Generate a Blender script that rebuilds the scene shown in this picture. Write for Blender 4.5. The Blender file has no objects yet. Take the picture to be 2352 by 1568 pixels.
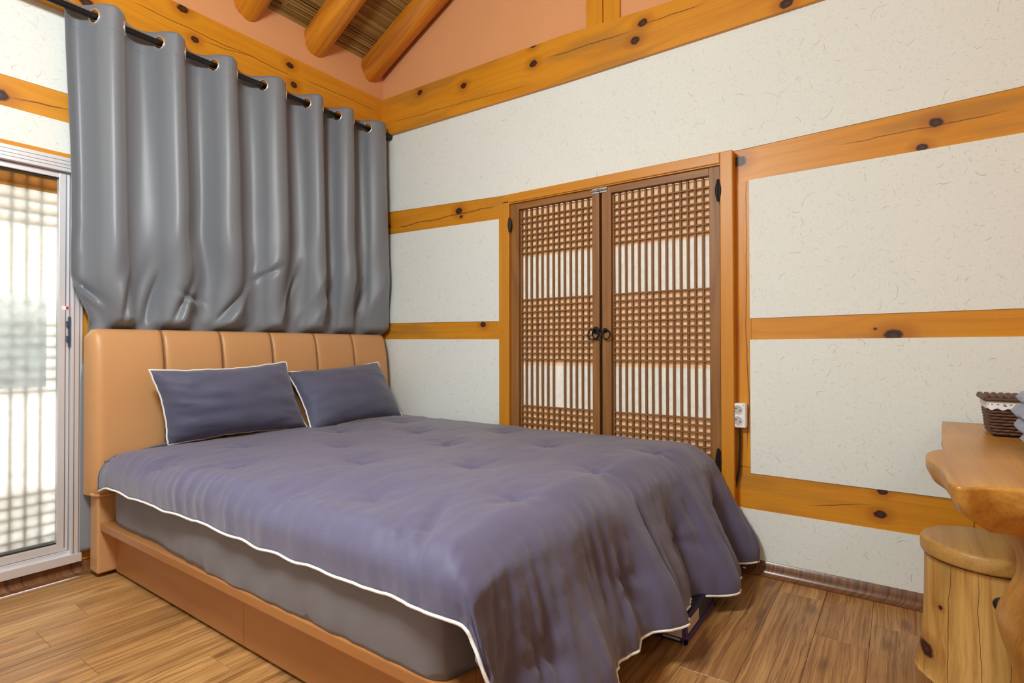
import bpy, bmesh, math, random
from mathutils import Vector, Matrix, noise
random.seed(7)
S = bpy.context.scene
COL = S.collection
PI = math.pi

# ------------------------------------------------------------------ camera
F = 1257.85
CAM = Vector((-2.613, -2.9507, 1.0))
yaw, pit, rol = math.radians(54.693), math.radians(.5845), math.radians(-.1114)
fwd = Vector((math.sin(yaw)*math.cos(pit), math.cos(yaw)*math.cos(pit), math.sin(pit)))
rt = Vector((math.cos(yaw), -math.sin(yaw), 0)); up = rt.cross(fwd)
R2 = rt*math.cos(rol)+up*math.sin(rol); U2 = -rt*math.sin(rol)+up*math.cos(rol)
cam = bpy.data.cameras.new('camera'); cam.sensor_width = 36; cam.lens = 36*F/2352; cam.clip_start = .02
co = bpy.data.objects.new('camera', cam); COL.objects.link(co)
M3 = Matrix((R2, U2, -fwd)).transposed().to_4x4(); M3.translation = CAM
co.matrix_world = M3
S.camera = co

def ray(u, v): return fwd + R2*((u-1176)/F) - U2*((v-784)/F)
def onp(u, v, ax, val):                      # where the pixel's ray meets a wall / floor / shelf plane
    d = ray(u, v); return CAM + d*((val-CAM[ax])/d[ax])
def ox(u, v, x=0.): return onp(u, v, 0, x)
def oy(u, v, y=0.): return onp(u, v, 1, y)
def oz(u, v, z=0.): return onp(u, v, 2, z)

# ------------------------------------------------------------------ world, exposure
w = bpy.data.worlds.new('world'); S.world = w; w.use_nodes = True
bg = w.node_tree.nodes['Background']; bg.inputs[0].default_value = (.93, .97, 1, 1); bg.inputs[1].default_value = 7.2
S.view_settings.view_transform = 'Standard'; S.view_settings.look = 'None'
S.view_settings.gamma = 1; S.view_settings.use_curve_mapping = False
S.view_settings.exposure = 0.3
LAMP_MAIN = 84.0      # radiance of the round lamp over the bed
LAMP_BACK = 8.0      # radiance of the second lamp, behind the photographer

# ------------------------------------------------------------------ node helper
class NT:
    def __init__(s, name):
        s.m = bpy.data.materials.new(name); s.m.use_nodes = True
        s.t = s.m.node_tree; s.b = s.t.nodes['Principled BSDF']; s.out = s.t.nodes['Material Output']
    def n(s, typ, **kw):
        nd = s.t.nodes.new(typ)
        for k, v in kw.items(): setattr(nd, k, v)
        return nd
    def put(s, sock, v):
        if isinstance(v, bpy.types.NodeSocket): s.t.links.new(v, sock)
        elif v is not None:
            if isinstance(v, (tuple, list)) and len(v) == 3 and sock.type == 'RGBA': v = (*v, 1)
            sock.default_value = v
    def ma(s, op, a, b=None, c=None, clamp=False):
        nd = s.n('ShaderNodeMath', operation=op, use_clamp=clamp)
        for i, v in enumerate((a, b, c)):
            if v is not None: s.put(nd.inputs[i], v)
        return nd.outputs[0]
    def vm(s, op, a, b=None):
        nd = s.n('ShaderNodeVectorMath', operation=op); s.put(nd.inputs[0], a)
        if b is not None: s.put(nd.inputs['Scale' if op == 'SCALE' else 1], b)
        return nd.outputs['Value'] if op in ('LENGTH', 'DISTANCE') else nd.outputs[0]
    def mix(s, f, a, b, mode='MIX'):
        nd = s.n('ShaderNodeMix', data_type='RGBA', blend_type=mode)
        s.put(nd.inputs[0], f); s.put(nd.inputs[6], a); s.put(nd.inputs[7], b); return nd.outputs[2]
    def noise(s, vec, scale=5, detail=3, rough=.5, dist=0):
        nd = s.n('ShaderNodeTexNoise'); s.put(nd.inputs['Vector'], vec)
        nd.inputs['Scale'].default_value = scale; nd.inputs['Detail'].default_value = detail
        nd.inputs['Roughness'].default_value = rough; nd.inputs['Distortion'].default_value = dist
        return nd.outputs
    def ramp(s, f, *st):
        nd = s.n('ShaderNodeValToRGB'); s.put(nd.inputs[0], f); e = nd.color_ramp.elements
        while len(e) < len(st): e.new(.5)
        for i, (p, c) in enumerate(st):
            e[i].position = p; e[i].color = (*c, 1) if not isinstance(c, (int, float)) else (c, c, c, 1)
        return nd.outputs[0]
    def step(s, v, a, b):                    # smoothstep a..b -> 0..1
        nd = s.n('ShaderNodeMapRange', interpolation_type='SMOOTHSTEP'); s.put(nd.inputs[0], v)
        s.put(nd.inputs[1], a); s.put(nd.inputs[2], b); return nd.outputs[0]
    def obj(s): return s.n('ShaderNodeTexCoord').outputs['Object']
    def pos(s): return s.n('ShaderNodeNewGeometry').outputs['Position']
    def xyz(s, v):
        nd = s.n('ShaderNodeSeparateXYZ'); s.put(nd.inputs[0], v); return nd.outputs
    def cmb(s, x, y, z):
        nd = s.n('ShaderNodeCombineXYZ')
        for i, v in enumerate((x, y, z)): s.put(nd.inputs[i], v)
        return nd.outputs[0]
    def bump(s, h, st=.3, d=.01):
        nd = s.n('ShaderNodeBump'); nd.inputs['Strength'].default_value = st; nd.inputs['Distance'].default_value = d
        s.put(nd.inputs['Height'], h); s.t.links.new(nd.outputs[0], s.b.inputs['Normal'])
    def set(s, **kw):
        for k, v in kw.items(): s.put(s.b.inputs[k.replace('_', ' ')], v)
        return s.m

def plain(name, c, rough=.5, metal=0, **kw):
    n = NT(name); return n.set(Base_Color=(*c, 1), Roughness=rough, Metallic=metal, **kw)

def wood(name, light, dark, axis='Y', knots=(), cracks=(), rough=.42, freq=1., contrast=.5, patch=None, pf=.55, bump=.12, perobj=False, seed=0., slope=0.):
    """grain along `axis`; knots = (g, t, r), cracks = (g0, g1, t0, t1, width), t = height (or y for axis X floors)"""
    n = NT(name); p = n.obj(); x, y, z = n.xyz(p)
    if slope: z = n.ma('ADD', z, n.ma('MULTIPLY', y, slope))
    g, t, q = {'X': (x, z, y), 'Y': (y, z, x), 'Z': (z, y, x)}[axis]
    if perobj:
        rnd = n.n('ShaderNodeObjectInfo').outputs['Random']
        g = n.ma('ADD', g, n.ma('MULTIPLY', rnd, 37.)); t2 = n.ma('ADD', t, n.ma('MULTIPLY', rnd, 11.))
    else: t2 = n.ma('ADD', t, seed)
    warp = None; kd = None; halo = None
    for (kg, kt, kr) in knots:
        dg = n.ma('MULTIPLY', n.ma('SUBTRACT', g, kg), .75/kr); dt = n.ma('DIVIDE', n.ma('SUBTRACT', t, kt), kr)
        d2 = n.ma('ADD', n.ma('MULTIPLY', dg, dg), n.ma('MULTIPLY', dt, dt))
        wv = n.ma('POWER', 2.718, n.ma('MULTIPLY', d2, -.09))
        sg = n.ma('MULTIPLY', n.ma('MULTIPLY', dt, wv), -kr*.55)
        warp = sg if warp is None else n.ma('ADD', warp, sg)
        kk = n.ma('SQRT', d2); kd = kk if kd is None else n.ma('MINIMUM', kd, kk)
    tw = t2 if warp is None else n.ma('ADD', t2, warp)
    low = n.noise(n.cmb(n.ma('MULTIPLY', g, .9), n.ma('MULTIPLY', tw, 5.), n.ma('MULTIPLY', q, 5.)), 1., 2)[0]
    ph = n.ma('ADD', n.ma('MULTIPLY', tw, 34.*freq), n.ma('MULTIPLY', low, 9.))
    rings = n.ma('PINGPONG', n.ma('ADD', ph, n.ma('MULTIPLY', q, 14.)), 1.)
    rings = n.ma('POWER', rings, 2.2)
    fine = n.noise(n.cmb(n.ma('MULTIPLY', g, 3.), n.ma('MULTIPLY', tw, 130.), n.ma('MULTIPLY', q, 130.)), 1., 4, .6)[0]
    blot = n.noise(n.cmb(n.ma('MULTIPLY', g, 1.6), n.ma('MULTIPLY', tw, 7.), n.ma('MULTIPLY', q, 7.)), 1., 3)[0]
    f = n.ma('ADD', n.ma('MULTIPLY', rings, .45), n.ma('ADD', n.ma('MULTIPLY', n.step(fine, .35, .75), .45), n.ma('MULTIPLY', n.step(blot, .4, .7), .4)))
    c = n.mix(n.ma('MULTIPLY', f, contrast, clamp=True), light, dark)
    if patch is not None:
        c = n.mix(n.ma('MULTIPLY', n.step(n.noise(n.cmb(n.ma('MULTIPLY', g, 1.1), n.ma('MULTIPLY', tw, 9.), q), 1.3, 3)[0], .50, .68), pf), c, patch)
    if kd is not None:
        wob = n.ma('ADD', kd, n.ma('MULTIPLY', n.ma('SUBTRACT', n.noise(p, 60., 2)[0], .5), .5))
        c = n.mix(n.ma('MULTIPLY', n.ma('SUBTRACT', 1., n.step(wob, .9, 2.6)), .5), c, (dark[0]*.75, dark[1]*.6, dark[2]*.6))
        c = n.mix(n.ma('SUBTRACT', 1., n.step(wob, .62, .95)), c, (.032, .010, .006))
        c = n.mix(n.ma('MULTIPLY', n.ma('SUBTRACT', 1., n.step(wob, .1, .5)), .35), c, (.16, .055, .03))
    if cracks:
        cn = n.noise(n.cmb(n.ma('MULTIPLY', g, 2.2), seed+3.1, 0.), 2., 4)[0]
        jit = n.ma('MULTIPLY', n.ma('SUBTRACT', cn, .5), .035)
        for (g0, g1, t0, t1, wd) in cracks:
            k = (t1-t0)/(g1-g0)
            lin = n.ma('ADD', n.ma('MULTIPLY', n.ma('SUBTRACT', g, g0), k), t0)
            d = n.ma('ABSOLUTE', n.ma('SUBTRACT', n.ma('SUBTRACT', t, lin), jit))
            a, b = min(g0, g1), max(g0, g1)
            msk = n.ma('MULTIPLY', n.step(g, a, a+.12), n.ma('SUBTRACT', 1., n.step(g, b-.12, b)))
            c = n.mix(n.ma('MULTIPLY', n.ma('SUBTRACT', 1., n.step(d, wd*.3, wd)), n.ma('MULTIPLY', msk, .85)), c, (.07, .025, .006))
    if perobj:
        c = n.mix(.9, c, n.ramp(rnd, (0, (.74, .68, .62)), (.25, (1.0, .98, .95)), (.5, (.86, .82, .78)), (.75, (1.12, 1.1, 1.08)), (1, (.94, .86, .76))), 'MULTIPLY')
    n.set(Base_Color=c, Roughness=rough); n.bump(n.ma('ADD', fine, n.ma('MULTIPLY', rings, .4)), bump, .004)
    return n.m

def hanji(name, axis, base=(.81, .855, .845)):
    n = NT(name); x, y, z = n.xyz(n.obj()); g = y if axis == 'Y' else x
    v0 = n.cmb(g, z, 0.)
    wob = n.noise(v0, 26., 2)[1]
    tot = None
    for (sc, L, W, dens, st, off) in ((11., .26, .017, .50, .52, 0.), (17., .24, .021, .50, .46, 3.3), (26., .24, .030, .60, .36, 7.7), (26., .22, .032, .60, .30, 21.7), (40., .26, .045, .7, .26, 5.1), (40., .26, .050, .7, .20, 15.1), (6., .30, .008, .25, .45, 9.4)):
        v = n.vm('ADD', n.vm('SCALE', v0, sc), (off, off*1.7, 0))
        v = n.vm('ADD', v, n.vm('SCALE', n.vm('SUBTRACT', wob, (.5, .5, .5)), sc*.018))
        vo = n.n('ShaderNodeTexVoronoi', voronoi_dimensions='2D'); n.put(vo.inputs['Vector'], v); vo.inputs['Scale'].default_value = 1
        loc = n.vm('SUBTRACT', v, vo.outputs['Position']); cr, cg, cb = n.xyz(vo.outputs['Color'])
        ro = n.n('ShaderNodeVectorRotate', rotation_type='Z_AXIS'); n.put(ro.inputs['Vector'], loc); n.put(ro.inputs['Angle'], n.ma('MULTIPLY', cr, 6.283))
        lx, ly, _ = n.xyz(ro.outputs[0])
        cur = n.ma('MULTIPLY', n.ma('MULTIPLY', lx, lx), n.ma('MULTIPLY', n.ma('SUBTRACT', cg, .5), 7.))
        d = n.ma('ABSOLUTE', n.ma('SUBTRACT', ly, cur))
        m = n.ma('SUBTRACT', 1., n.step(d, W*.35, W))
        m = n.ma('MULTIPLY', m, n.ma('SUBTRACT', 1., n.step(n.ma('ABSOLUTE', lx), L*.45, L)))
        m = n.ma('MULTIPLY', m, n.step(cb, 1-dens, 1.))
        m = n.ma('MULTIPLY', m, st)
        tot = m if tot is None else n.ma('MAXIMUM', tot, m)
    cloud = n.noise(v0, 3.5, 4)[0]; fuzz = n.noise(v0, 120., 3)[0]
    c = n.mix(n.ma('MULTIPLY', cloud, .35), base, (base[0]*.93, base[1]*.92, base[2]*.86))
    c = n.mix(n.ma('MULTIPLY', n.step(fuzz, .5, .75), .14), c, (.55, .54, .44))
    c = n.mix(n.ma('MULTIPLY', tot, 1.25, clamp=True), c, (.30, .29, .19))
    n.set(Base_Color=c, Roughness=.85); n.bump(n.ma('ADD', n.noise(v0, 7., 4)[0], n.ma('MULTIPLY', fuzz, .15)), .25, .012)
    return n.m

def fabric(name, c, rough=.75, weave=900., sheen=.3, wr=.35, tint=None, spec=.3):
    n = NT(name); p = n.obj()
    a = n.noise(p, 7., 4, .6)[0]; b = n.noise(p, weave, 2)[0]; k = n.noise(p, 38., 4, .55, .6)[0]
    col = n.mix(n.ma('MULTIPLY', n.step(a, .35, .7), .35), c, tint or tuple(v*.85 for v in c))
    n.set(Base_Color=col, Roughness=rough, Sheen_Weight=sheen, Sheen_Roughness=.5, Specular_IOR_Level=spec)
    n.bump(n.ma('ADD', n.ma('MULTIPLY', k, wr), n.ma('MULTIPLY', b, .06)), .35, .012)
    return n.m

# ------------------------------------------------------------------ mesh helpers
def link(name, me, mat=None, parent=None, smooth=False):
    o = bpy.data.objects.new(name, me); COL.objects.link(o)
    if mat is not None and not me.materials: me.materials.append(mat)
    if parent is not None: o.parent = parent
    if smooth: me.polygons.foreach_set('use_smooth', [True]*len(me.polygons))
    return o
def ob(name, bm, mat, parent=None, smooth=False):
    me = bpy.data.meshes.new(name); bmesh.ops.recalc_face_normals(bm, faces=bm.faces); bm.to_mesh(me); bm.free()
    return link(name, me, mat, parent, smooth)
def pyd(name, vs, fs, mat, parent=None, smooth=True):
    me = bpy.data.meshes.new(name); me.from_pydata([tuple(v) for v in vs], [], fs); me.update()
    return link(name, me, mat, parent, smooth)
def struct(o): o['kind'] = 'structure'; return o
def tag(o, label, cat, group=None):
    o['label'] = label; o['category'] = cat
    if group: o['group'] = group
    return o
def empty(name, loc, label, cat, group=None):
    o = bpy.data.objects.new(name, None); COL.objects.link(o); o.location = loc; o.empty_display_size = .1
    return tag(o, label, cat, group)
def addbox(bm, a, b, bev=0., seg=2):
    x0, y0, z0 = (min(a[i], b[i]) for i in range(3)); x1, y1, z1 = (max(a[i], b[i]) for i in range(3))
    vs = [bm.verts.new(c) for c in ((x0,y0,z0),(x1,y0,z0),(x1,y1,z0),(x0,y1,z0),(x0,y0,z1),(x1,y0,z1),(x1,y1,z1),(x0,y1,z1))]
    fs = [bm.faces.new([vs[i] for i in q]) for q in ((0,3,2,1),(4,5,6,7),(0,1,5,4),(1,2,6,5),(2,3,7,6),(3,0,4,7))]
    if bev > 0:
        ed = list({e for f in fs for e in f.edges})
        bmesh.ops.bevel(bm, geom=ed, offset=bev, segments=seg, affect='EDGES', profile=.6)
def box(name, a, b, mat, parent=None, bev=.003, seg=2):
    bm = bmesh.new(); addbox(bm, a, b, bev, seg)
    off = parent.location if parent is not None else Vector()
    if off.length: bmesh.ops.translate(bm, verts=bm.verts, vec=-off)
    return ob(name, bm, mat, parent)
def tube(bm, pts, r, sides=8, closed=False, cap=True):
    pts = [Vector(p) for p in pts]; n = len(pts); rings = []; nrm = None
    for i, p in enumerate(pts):
        a = pts[(i-1) % n] if (closed or i > 0) else p; b = pts[(i+1) % n] if (closed or i < n-1) else p
        t = (b-a).normalized()
        if nrm is None: nrm = t.orthogonal().normalized()
        nrm = (nrm - t*nrm.dot(t)).normalized(); bn = t.cross(nrm)
        rr = r[i] if isinstance(r, (list, tuple)) else r
        rings.append([bm.verts.new(p + nrm*math.cos(2*PI*k/sides)*rr + bn*math.sin(2*PI*k/sides)*rr) for k in range(sides)])
    m = n if closed else n-1
    for i in range(m):
        A, B = rings[i], rings[(i+1) % n]
        for k in range(sides): bm.faces.new((A[k], A[(k+1) % sides], B[(k+1) % sides], B[k]))
    if cap and not closed: bm.faces.new(rings[0][::-1]); bm.faces.new(rings[-1])
def torus(bm, c, nrm, R, r, n1=28, n2=8):
    nrm = Vector(nrm).normalized(); a = nrm.orthogonal().normalized(); b = nrm.cross(a)
    tube(bm, [Vector(c)+a*math.cos(2*PI*i/n1)*R+b*math.sin(2*PI*i/n1)*R for i in range(n1)], r, n2, True)
def disc(bm, c, nrm, R, h, n=24, bev=0):
    c = Vector(c); nrm = Vector(nrm).normalized()
    if bev: tube(bm, [c, c+nrm*bev*.3, c+nrm*(h-bev), c+nrm*(h-bev*.3), c+nrm*h], [R, R, R, R-bev*.35, R-bev], n)
    else: tube(bm, [c, c+nrm*h], R, n)
def strip(name, top, bot, ax, f, bk, mat, parent=None, bev=.004, n=1):
    """board on a wall: top / bot are (g, z) polylines of equal length; ax 'Y' = right wall (thickness in x), 'X' = back wall"""
    bm = bmesh.new(); prev = None
    def P(d, gz): return (d, gz[0], gz[1]) if ax == 'Y' else (gz[0], d, gz[1])
    rows = [[bm.verts.new(P(f, a)), bm.verts.new(P(f, b)), bm.verts.new(P(bk, b)), bm.verts.new(P(bk, a))] for a, b in zip(top, bot)]
    for A, B in zip(rows, rows[1:]):
        for k in range(4): bm.faces.new((A[k], A[(k+1) % 4], B[(k+1) % 4], B[k]))
    bm.faces.new(rows[0][::-1]); bm.faces.new(rows[-1])
    if bev: bmesh.ops.bevel(bm, geom=[e for e in bm.edges if e.calc_face_angle(0) > .6], offset=bev, segments=2, affect='EDGES', profile=.6)
    return ob(name, bm, mat, parent)
def fbm(v, s): return noise.noise(Vector(v)*s)
def sst(x, a, b):
    t = max(0, min(1, (x-a)/(b-a))); return t*t*(3-2*t)

# ------------------------------------------------------------------ materials
OR_L, OR_D = (.70, .295, .016), (.48, .155, .005)
def kn(ax, *px):
    return [((ox(u, v)[1], ox(u, v)[2], r) if ax == 'Y' else (oy(u, v)[0], oy(u, v)[2], r)) for u, v, r in px]
def cr(ax, u0, v0, u1, v1, wd=.003):
    a, b = (ox(u0, v0), ox(u1, v1)) if ax == 'Y' else (oy(u0, v0), oy(u1, v1)); i = 1 if ax == 'Y' else 0
    return (a[i], b[i], a[2], b[2], wd)
PATCH = (.36, .17, .035)
W_topR = wood('pine_top_beam_right', OR_L, OR_D, 'Y', kn('Y', (970,215,.022), (1070,200,.022), (1230,107,.020), (1230,150,.024), (1480,57,.024), (1462,98,.024), (1808,14,.026)),
              [cr('Y', 1250, 140, 1480, 68), cr('Y', 1460, 72, 1640, 5), cr('Y', 900, 285, 1230, 195, .002)], patch=PATCH)
W_midR = wood('pine_mid_beam_right', OR_L, OR_D, 'Y', kn('Y', (1053,484,.026), (1058,497,.012), (1697,370,.030), (2150,280,.022), (2117,338,.018), (893,520,.012)),
              [cr('Y', 900, 525, 1150, 470, .004), cr('Y', 1900, 335, 2352, 250, .0025)], patch=PATCH, seed=2.)
W_b3 = wood('pine_low_rail', OR_L, OR_D, 'Y', kn('Y', (1109,745,.02), (2052,770,.030), (2010,755,.006)), (), patch=PATCH, seed=5.)
W_low = wood('pine_bottom_beam', OR_L, OR_D, 'Y', kn('Y', (2026,1129,.017), (2022,1182,.020)), [cr('Y', 1840, 1160, 2020, 1160, .0025)], patch=PATCH, seed=8.)
W_topB = wood('pine_top_beam_back', OR_L, OR_D, 'X', kn('X', (199,6,.026), (420,20,.026), (448,91,.02), (666,150,.022), (675,195,.022)),
              [cr('X', 280, -5, 690, 182, .003), cr('X', 690, 178, 880, 262, .003), cr('X', 445, 85, 600, 140, .0025)], seed=3.)
W_midB = wood('pine_mid_beam_back', OR_L, OR_D, 'X', kn('X', (3,212,.03)), [cr('X', 0, 215, 200, 255, .004)], seed=6.)
W_vert = wood('pine_upright', OR_L, OR_D, 'Z', (), (), seed=1.5)
W_post = wood('pine_post_cracked', OR_L, OR_D, 'Z', (), [(.5, 1.8, ox(1716,600)[1], ox(1714,600)[1], .003)], seed=4.2, contrast=.7)
W_case = wood('orange_stained_casing', (.62, .25, .015), (.46, .15, .006), 'Z', (), (), seed=7., contrast=.35)
W_caseY = wood('orange_stained_head', (.62, .25, .015), (.46, .15, .006), 'Y', (), (), seed=7.4, contrast=.35)
W_leaf = wood('old_brown_door_wood', (.33, .14, .03), (.14, .052, .012), 'Z', (), (), rough=.5, contrast=.75, seed=2.2)
W_leafY = wood('old_brown_door_rail_wood', (.33, .14, .03), (.14, .052, .012), 'Y', (), (), rough=.5, contrast=.75, seed=2.7)
W_lat = wood('old_brown_lattice', (.27, .125, .035), (.13, .055, .016), 'Z', (), (), rough=.6, contrast=.6)
W_raft = wood('orange_log', (.68, .27, .018), (.33, .09, .006), 'Y', (), (), freq=1.0, contrast=.95, rough=.35, perobj=True, slope=.5)
HJ_R = hanji('hanji_right', 'Y'); HJ_B = hanji('hanji_back', 'X')
def plaster():
    n = NT('salmon_plaster'); p = n.obj()
    c = n.mix(n.noise(p, 2.5, 4)[0], (.76, .37, .165), (.69, .325, .14))
    n.set(Base_Color=c, Roughness=.9); n.bump(n.noise(p, 40, 4)[0], .15, .006); return n.m
SALMON = plaster()
CORE = plain('wall_core', (.62, .58, .5), .9)

def plankmat():
    n = NT('vinyl_plank'); p = n.pos(); x, y, z = n.xyz(p)
    rnd = n.n('ShaderNodeObjectInfo').outputs['Random']
    g = n.ma('ADD', x, n.ma('MULTIPLY', rnd, 23.)); t = n.ma('ADD', y, n.ma('MULTIPLY', rnd, 7.))
    low = n.noise(n.cmb(n.ma('MULTIPLY', g, 2.2), n.ma('MULTIPLY', t, 9.), 0.), 1., 3, .6)[0]
    st = n.noise(n.cmb(n.ma('MULTIPLY', g, 1.3), n.ma('ADD', n.ma('MULTIPLY', t, 60.), n.ma('MULTIPLY', low, 3.)), 0.), 1., 5, .65)[0]
    fine = n.noise(n.cmb(n.ma('MULTIPLY', g, 2.2), n.ma('ADD', n.ma('MULTIPLY', t, 190.), n.ma('MULTIPLY', low, 10.)), 0.), 1., 3, .6)[0]
    ln = n.ma('ABSOLUTE', n.ma('SUBTRACT', n.noise(n.cmb(n.ma('MULTIPLY', g, .6), n.ma('MULTIPLY', t, 22.), 2.), 1., 3, .5)[0], .5))
    c = n.ramp(low, (.25, (.29, .14, .045)), (.5, (.49, .27, .098)), (.75, (.62, .37, .16)))
    c = n.mix(n.ma('MULTIPLY', n.step(st, .42, .68), .72), c, (.19, .075, .022))
    c = n.mix(n.ma('MULTIPLY', n.step(fine, .48, .70), .6), c, (.14, .055, .018))
    c = n.mix(n.ma('MULTIPLY', n.ma('SUBTRACT', 1., n.step(ln, .002, .010)), .45), c, (.06, .022, .008))
    kx = n.n('ShaderNodeTexVoronoi', voronoi_dimensions='2D'); n.put(kx.inputs['Vector'], n.cmb(n.ma('MULTIPLY', g, 1.6), n.ma('MULTIPLY', t, 4.2), 0.)); kx.inputs['Scale'].default_value = 1
    kk = n.ma('ADD', kx.outputs['Distance'], n.ma('MULTIPLY', low, .08))
    c = n.mix(n.ma('MULTIPLY', n.ma('SUBTRACT', 1., n.step(kk, .05, .16)), .55), c, (.085, .032, .012))
    c = n.mix(.95, c, n.ramp(rnd, (0, (.68, .62, .56)), (.2, (1.05, .98, .9)), (.4, (.80, .74, .70)), (.6, (1.22, 1.2, 1.16)), (.8, (.95, .86, .76)), (1, (1.1, 1.12, 1.14))), 'MULTIPLY')
    n.set(Base_Color=c, Roughness=n.ramp(st, (.3, .3), (.7, .42)), Specular_IOR_Level=.45)
    n.bump(n.ma('ADD', st, fine), .12, .003); return n.m
PLANK = plankmat()
def vinylbase():
    n = NT('vinyl_upstand'); p = n.pos(); x, y, z = n.xyz(p); g = n.ma('ADD', x, y)
    st = n.noise(n.cmb(n.ma('MULTIPLY', g, 70.), n.ma('MULTIPLY', z, 4.), 0.), 1., 4, .6)[0]; lo = n.noise(n.cmb(n.ma('MULTIPLY', g, 5.), 0., 0.), 1., 2)[0]
    c = n.mix(n.step(st, .38, .68), n.mix(lo, (.30, .125, .045), (.17, .065, .025)), (.075, .028, .012))
    n.set(Base_Color=c, Roughness=.28, Specular_IOR_Level=.6); return n.m
VBASE = vinylbase()
def leather():
    n = NT('tan_leather'); p = n.obj()
    v = n.n('ShaderNodeTexVoronoi', feature='DISTANCE_TO_EDGE'); n.put(v.inputs['Vector'], p); v.inputs['Scale'].default_value = 260
    c = n.mix(n.noise(p, 3, 3)[0], (.60, .315, .135), (.55, .28, .115))
    n.set(Base_Color=c, Roughness=.40, Specular_IOR_Level=.45); n.bump(n.ma('ADD', n.step(v.outputs[0], 0., .1), n.ma('MULTIPLY', n.noise(p, 14, 3)[0], .6)), .10, .003); return n.m
LEATHER = leather()
RAILW = wood('cherry_laminate', (.42, .175, .055), (.31, .115, .032), 'Y', (), (), freq=.5, contrast=.5, rough=.36)
DUVET = fabric('duvet_cotton', (.108, .100, .180), .55, 1200, .30, .30, (.092, .085, .158))
PILLOWM = fabric('pillow_cotton', (.092, .094, .158), .6, 1200, .3, .40, (.080, .082, .140))
SHEET = fabric('fitted_sheet', (.172, .155, .170), .8, 1500, .12, .12)
def curtainmat():
    n = NT('satin_curtain'); p = n.obj(); x, y, z = n.xyz(p)
    b = n.noise(n.cmb(n.ma('MULTIPLY', x, 500.), n.ma('MULTIPLY', y, 500.), n.ma('MULTIPLY', z, 900.)), 1., 1)[0]
    n.set(Base_Color=(.190, .208, .240, 1), Roughness=.42, Specular_IOR_Level=.5, Sheen_Weight=.2)
    n.bump(n.ma('ADD', n.ma('MULTIPLY', b, .05), n.ma('MULTIPLY', n.noise(p, 18., 3)[0], .12)), .2, .006); return n.m
CURT = curtainmat()
PIPING = plain('white_piping', (.85, .84, .83), .7)
ALU = plain('silver_aluminium', (.74, .75, .80), .38, .45)
ALUD = plain('aluminium_groove', (.25, .26, .30), .4, .8)
CHROME = plain('chrome', (.85, .85, .87), .22, .8)
BLACKM = plain('black_metal', (.012, .012, .014), .35, .3)
IRON = plain('dark_iron', (.018, .014, .012), .5, .5)
STEEL = plain('worn_steel', (.52, .52, .55), .4, .7)
WPLAS = plain('white_plastic', (.86, .86, .88), .35)
GPLAS = plain('grey_plastic', (.50, .48, .45), .45)
BPLAS = plain('black_plastic', (.010, .010, .012), .4)
NAVY = plain('navy_plastic', (.03, .06, .10), .4)
def glassmat():
    n = NT('clear_glass'); t = n.n('ShaderNodeBsdfTransparent'); t.inputs[0].default_value = (.93, .96, .96, 1)
    g = n.n('ShaderNodeBsdfGlossy'); g.inputs['Roughness'].default_value = .03; fr = n.n('ShaderNodeFresnel'); fr.inputs[0].default_value = 1.45
    mx = n.n('ShaderNodeMixShader'); n.t.links.new(fr.outputs[0], mx.inputs[0]); n.t.links.new(t.outputs[0], mx.inputs[1]); n.t.links.new(g.outputs[0], mx.inputs[2])
    n.t.links.new(mx.outputs[0], n.out.inputs[0]); return n.m
GLASS = glassmat()
def papermat(name, c, tr=.6):
    n = NT(name); p = n.obj(); f = n.noise(p, 30., 5, .65)[0]
    col = n.mix(n.step(f, .35, .75), c, tuple(v*.88 for v in c))
    d = n.n('ShaderNodeBsdfDiffuse'); t = n.n('ShaderNodeBsdfTranslucent'); n.put(d.inputs[0], col); n.put(t.inputs[0], col)
    mx = n.n('ShaderNodeMixShader'); mx.inputs[0].default_value = tr
    n.t.links.new(d.outputs[0], mx.inputs[1]); n.t.links.new(t.outputs[0], mx.inputs[2]); n.t.links.new(mx.outputs[0], n.out.inputs[0]); return n.m
PAPER_OUT = papermat('backlit_door_paper', (.93, .90, .85), .62)
PAPER_PATCH = papermat('backlit_patch_paper', (.93, .96, .98), .88)
PAPER_EAVE_TINT = papermat('eave_tint_paper', (.70, .45, .20), .6)  # orange light from the eave, painted into the paper colour
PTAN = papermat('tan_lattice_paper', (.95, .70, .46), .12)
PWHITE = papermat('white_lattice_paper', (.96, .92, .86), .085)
LATOUT = plain('outside_lattice_wood', (.22, .13, .08), .7)
def emis(name, c, s):
    n = NT(name); return n.set(Base_Color=(.9, .9, .9, 1), Emission_Color=(*c, 1), Emission_Strength=s)
def reedmat():
    n = NT('reed'); r = n.n('ShaderNodeNewGeometry').outputs['Random Per Island']; p = n.obj(); x, y, z = n.xyz(p)
    st = n.noise(n.cmb(n.ma('MULTIPLY', x, 3.), n.ma('MULTIPLY', y, 200.), n.ma('MULTIPLY', r, 40.)), 1., 3)[0]
    c = n.ramp(r, (0, (.09, .045, .012)), (.2, (.22, .12, .03)), (.5, (.36, .21, .06)), (.8, (.42, .25, .08)), (1, (.27, .15, .04)))
    c = n.mix(n.ma('MULTIPLY', n.step(st, .45, .7), .5), c, (.12, .06, .018)); n.set(Base_Color=c, Roughness=.55); return n.m
REED = reedmat()

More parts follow.
